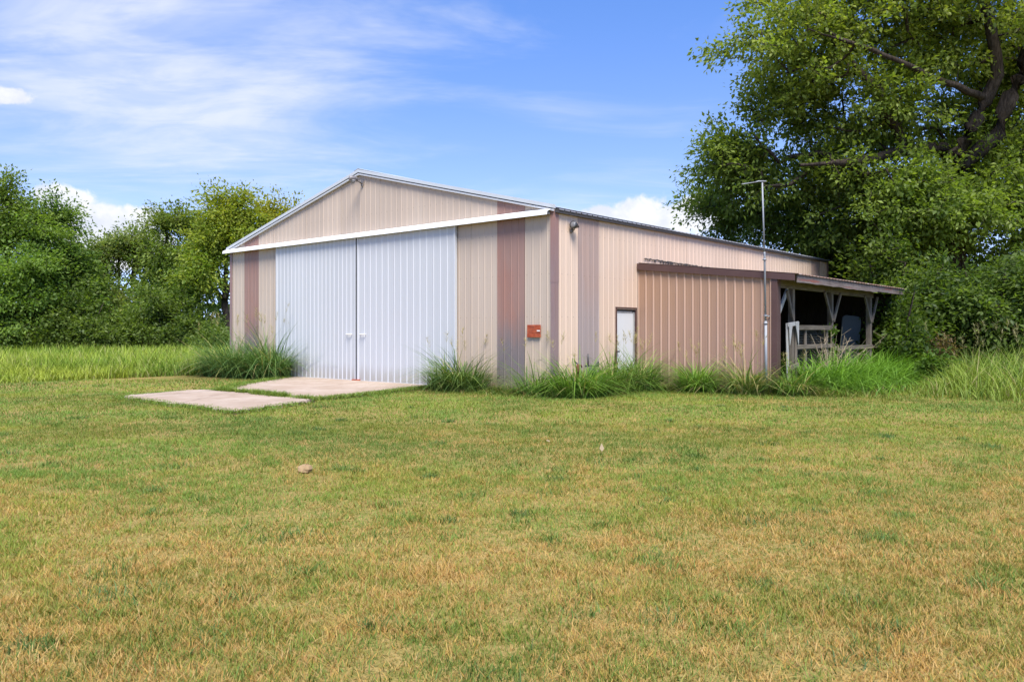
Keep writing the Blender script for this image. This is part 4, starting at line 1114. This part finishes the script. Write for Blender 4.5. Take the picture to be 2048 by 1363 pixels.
def thicket():
    def mk(px, d, w, top, label, seed, ncl, nl=58, name='leafy_shrub', c0=(.062, .110, .026), c1=(.155, .220, .042), size=.165, extra=()):
        b = P(px, d); h = P(px, d, top).z; s = d / FPX
        limbs = [([b + Vector((q * .3, 0, 0)), b + Vector((q * w * s * .25, r0 * .3, h * .35)), b + Vector((q * w * s * .5, r0, h * .75))], .09, .03) for q, r0 in ((-1, .5), (.1, -.6), (1, .3))]
        blobs = [(b + Vector((0, 0, h * .60)), (w * s * .75, 1.5, h * .40)), (b + Vector((-w * s * .45, -.3, h * .34)), (w * s * .55, 1.3, h * .34)), (b + Vector((w * s * .45, -.2, h * .36)), (w * s * .55, 1.3, h * .36)), *extra]
        tree(name, label, b, limbs, blobs, ncl, nl, size, .34, c0, c1, seed, 'shrubs under the big tree', 'shrub', stem='stems', crown='foliage', shell=.5, bough=10)
    mk(1790, 28.6, 75, 455, 'leafy shrub hugging the far end of the lean-to roof', 81, 300, c0=(.04, .078, .014), c1=(.15, .21, .03))
    mk(1800, 25.3, 34, 575, 'leafy shrub growing against the last lean-to post', 88, 130, size=.14, c0=(.03, .065, .012), c1=(.12, .18, .026))
    mk(1890, 27.4, 70, 535, 'dark leafy shrub right of the lean-to under the big tree', 82, 300)
    mk(1985, 26.2, 75, 470, 'dark leafy shrub below the forked limbs at the right', 83, 300)
    mk(2090, 25.5, 80, 520, 'leafy shrub cut by the right edge of the picture', 84, 240)
    mk(1720, 35.5, 130, 400, 'dense dark tree growing behind the lean-to', 85, 420, name='dense_tree', size=.19)
    mk(1930, 34.5, 130, 420, 'dense dark tree behind the trunk of the big tree', 86, 420, name='dense_tree', size=.19)
    mk(2100, 33.5, 130, 380, 'dense dark tree at the far right behind the shrubs', 87, 300, name='dense_tree', size=.19)
thicket()

def small_growth():
    b = B(XP + .12, 7.30)
    tree('climbing_vine', 'leafy vine climbing the middle lean-to post', b, [([b, b + Vector((.03, 0, .8)), b + Vector((-.05, .02, 1.5)), b + Vector((-.12, .02, 2.0))], .012, .006)],
         [(b + Vector((-.05, 0, 1.55)), (.16, .12, .32)), (b + Vector((.0, -.03, .95)), (.15, .12, .4))], 34, 12, .085, .07, (.06, .12, .018), (.16, .24, .03), 141, None, 'vine', stem='stem', crown='foliage', r_tip=.003)
    b = P(1893, 23.6)
    tree('dead_bush', 'tan dead bush standing in the dark under the big tree', b, [([b, b + Vector((.02, 0, .5)), b + Vector((.05, 0, 1.2))], .02, .008)],
         [(b + Vector((0, 0, .95)), (.30, .30, .40))], 36, 20, .085, .10, (.11, .075, .035), (.22, .155, .075), 142, None, 'bush', stem='stem', crown='foliage', r_tip=.004)
    b = P(1868, 22.3)
    tree('broadleaf_weed', 'green broadleaf weed at the edge of the rank grass beneath the shrubs', b, [([b, b + Vector((.02, 0, .4)), b + Vector((.05, 0, .85))], .02, .008)],
         [(b + Vector((0, 0, .62)), (.42, .35, .40))], 55, 16, .12, .10, (.06, .12, .02), (.14, .23, .035), 143, None, 'weed', stem='stem', crown='foliage', r_tip=.004)
small_growth()

def left_trees():
    G = 'trees behind the field on the left'
    def mk(px, d, label, lobes, ncl, seed, c0, c1, yel=None, nl=66, size=.19, name='field_tree', lim=None, shell=.45):
        b = P(px, d); s = d / FPX
        blobs = [(P(x, d + o, y), (rx * s, max(1.4, .8 * rx * s), ry * s)) for x, y, rx, ry, o in lobes]
        limbs = [([b, P(px + 4, d, 640), P(px - 3, d, 590)], .24, .15)]
        for x, y, rx, ry, o in lobes: limbs.append(([P(px - 3, d, 600), P((px + x) / 2, d + o / 2, (600 + y) / 2 + 6), P(x, d + o, y)], .12, .04))
        tree(name, label, b, limbs, blobs, ncl, nl, size, .40, np.array(c0) * 2.7 + .014, np.array(c1) * 1.9 + .016, seed, G, 'tree', r_tip=.012, shell=shell, yel=yel)
    mk(15, 44, 'tall bright green tree at the left edge of the picture', [(15, 425, 62, 75, 0), (-60, 470, 80, 95, 1), (30, 540, 85, 70, -1), (20, 630, 90, 60, -1.5), (70, 480, 45, 60, 0)], 640, 91, (.038, .072, .011), (.105, .155, .020), yel=((.17, .195, .022), 6, 11))
    mk(118, 46, 'rounded green tree second from the left edge', [(110, 440, 48, 52, 0), (128, 508, 48, 50, -.5), (90, 570, 70, 70, -1), (150, 630, 75, 60, -1.5), (170, 570, 45, 55, 0)], 560, 92, (.032, .062, .010), (.092, .132, .018))
    mk(240, 50, 'olive tree with a thin brownish crown in the gap of the tree row', [(235, 490, 62, 30, 0), (200, 515, 42, 38, 0), (280, 500, 42, 45, 0), (225, 620, 90, 58, -2), (195, 560, 40, 50, 0)], 460, 93, (.05, .075, .018), (.12, .135, .032))
    mk(345, 49, 'olive tree with twin tops left of the barn', [(330, 450, 42, 34, 0), (385, 450, 38, 36, .5), (345, 510, 75, 50, -.5), (330, 620, 85, 60, -2), (350, 570, 70, 45, -.5), (395, 520, 35, 50, 0)], 560, 94, (.04, .072, .013), (.11, .145, .024), yel=((.15, .165, .026), 5, 9.5))
    mk(452, 47, 'tall yellow-green tree just left of the barn roof', [(455, 425, 52, 52, 0), (425, 480, 45, 50, 0), (490, 470, 50, 52, .5), (405, 540, 35, 45, -1)], 430, 95, (.05, .085, .011), (.15, .175, .018), yel=((.30, .295, .020), 5, 10))
    mk(560, 50, 'yellowish tree showing over the left slope of the barn roof', [(545, 435, 48, 38, 0), (590, 470, 70, 55, 1), (540, 520, 60, 60, 0)], 300, 96, (.075, .10, .012), (.18, .185, .018), yel=((.33, .30, .018), 5, 9))
    def sh(px, d, w, top, label, seed, ncl):
        b = P(px, d); h = P(px, d, top).z; s = d / FPX
        limbs = [([b, b + Vector((q * w * s * .3, 0, h * .4)), b + Vector((q * w * s * .6, 0, h * .8))], .06, .02) for q in (-1, 0, 1)]
        blobs = [(b + Vector((0, 0, h * .55)), (w * s * .8, 1.4, h * .45)), (b + Vector((-w * s * .5, -.4, h * .3)), (w * s * .6, 1.2, h * .32)), (b + Vector((w * s * .5, -.3, h * .3)), (w * s * .6, 1.2, h * .32))]
        tree('field_shrub', label, b, limbs, blobs, ncl, 56, .19, .38, (.085, .135, .030), (.165, .225, .044), seed, 'dark shrubs at the foot of the left trees', 'shrub', stem='stems', crown='foliage', shell=.55, bough=8)
    for k, (px, d, w, top, lab, ncl) in enumerate(((-40, 42, 90, 560, 'dark shrub under the leftmost tree, cut by the picture edge', 170), (65, 43, 70, 620, 'dark shrub between the two leftmost trees', 190), (160, 43.5, 80, 575, 'dark shrub under the second tree from the left', 180),
                                               (245, 45, 75, 632, 'dark shrub below the thin brownish crown', 160), (320, 45, 70, 575, 'dark shrub under the twin-topped olive tree', 170), (400, 45, 55, 620, 'dark shrub in front of the yellow-green tree', 150), (452, 44, 42, 640, 'low shrub at the left corner of the barn', 80))):
        sh(px, d, w, top, lab, 120 + k, ncl)
left_trees()

def far_woods():
    """woods far off all round, seen only through gaps"""
    r = np.random.default_rng(77); n = 1500
    a = r.uniform(-1.1, 1.1, n); d = r.uniform(170, 200, n)
    cent = np.stack([np.sin(a) * d, np.cos(a) * d, r.uniform(.5, 1, n) * (6 + 5 * vnoise(a * 30, a * 0))], 1); cent[:, 2] *= r.random(n) ** .6
    out = np.zeros((n, 3)); out[:, 2] = 1
    V, l, s, c = leaves(cent, out, 9, 2.2, 2.4, (.03, .06, .015), (.07, .11, .025), r)
    tag(link('distant_woods', np_mesh('distant_woods', V, l, s, M['leaf'], c)), 'far dark woods on the horizon behind everything', kind='stuff')
far_woods()
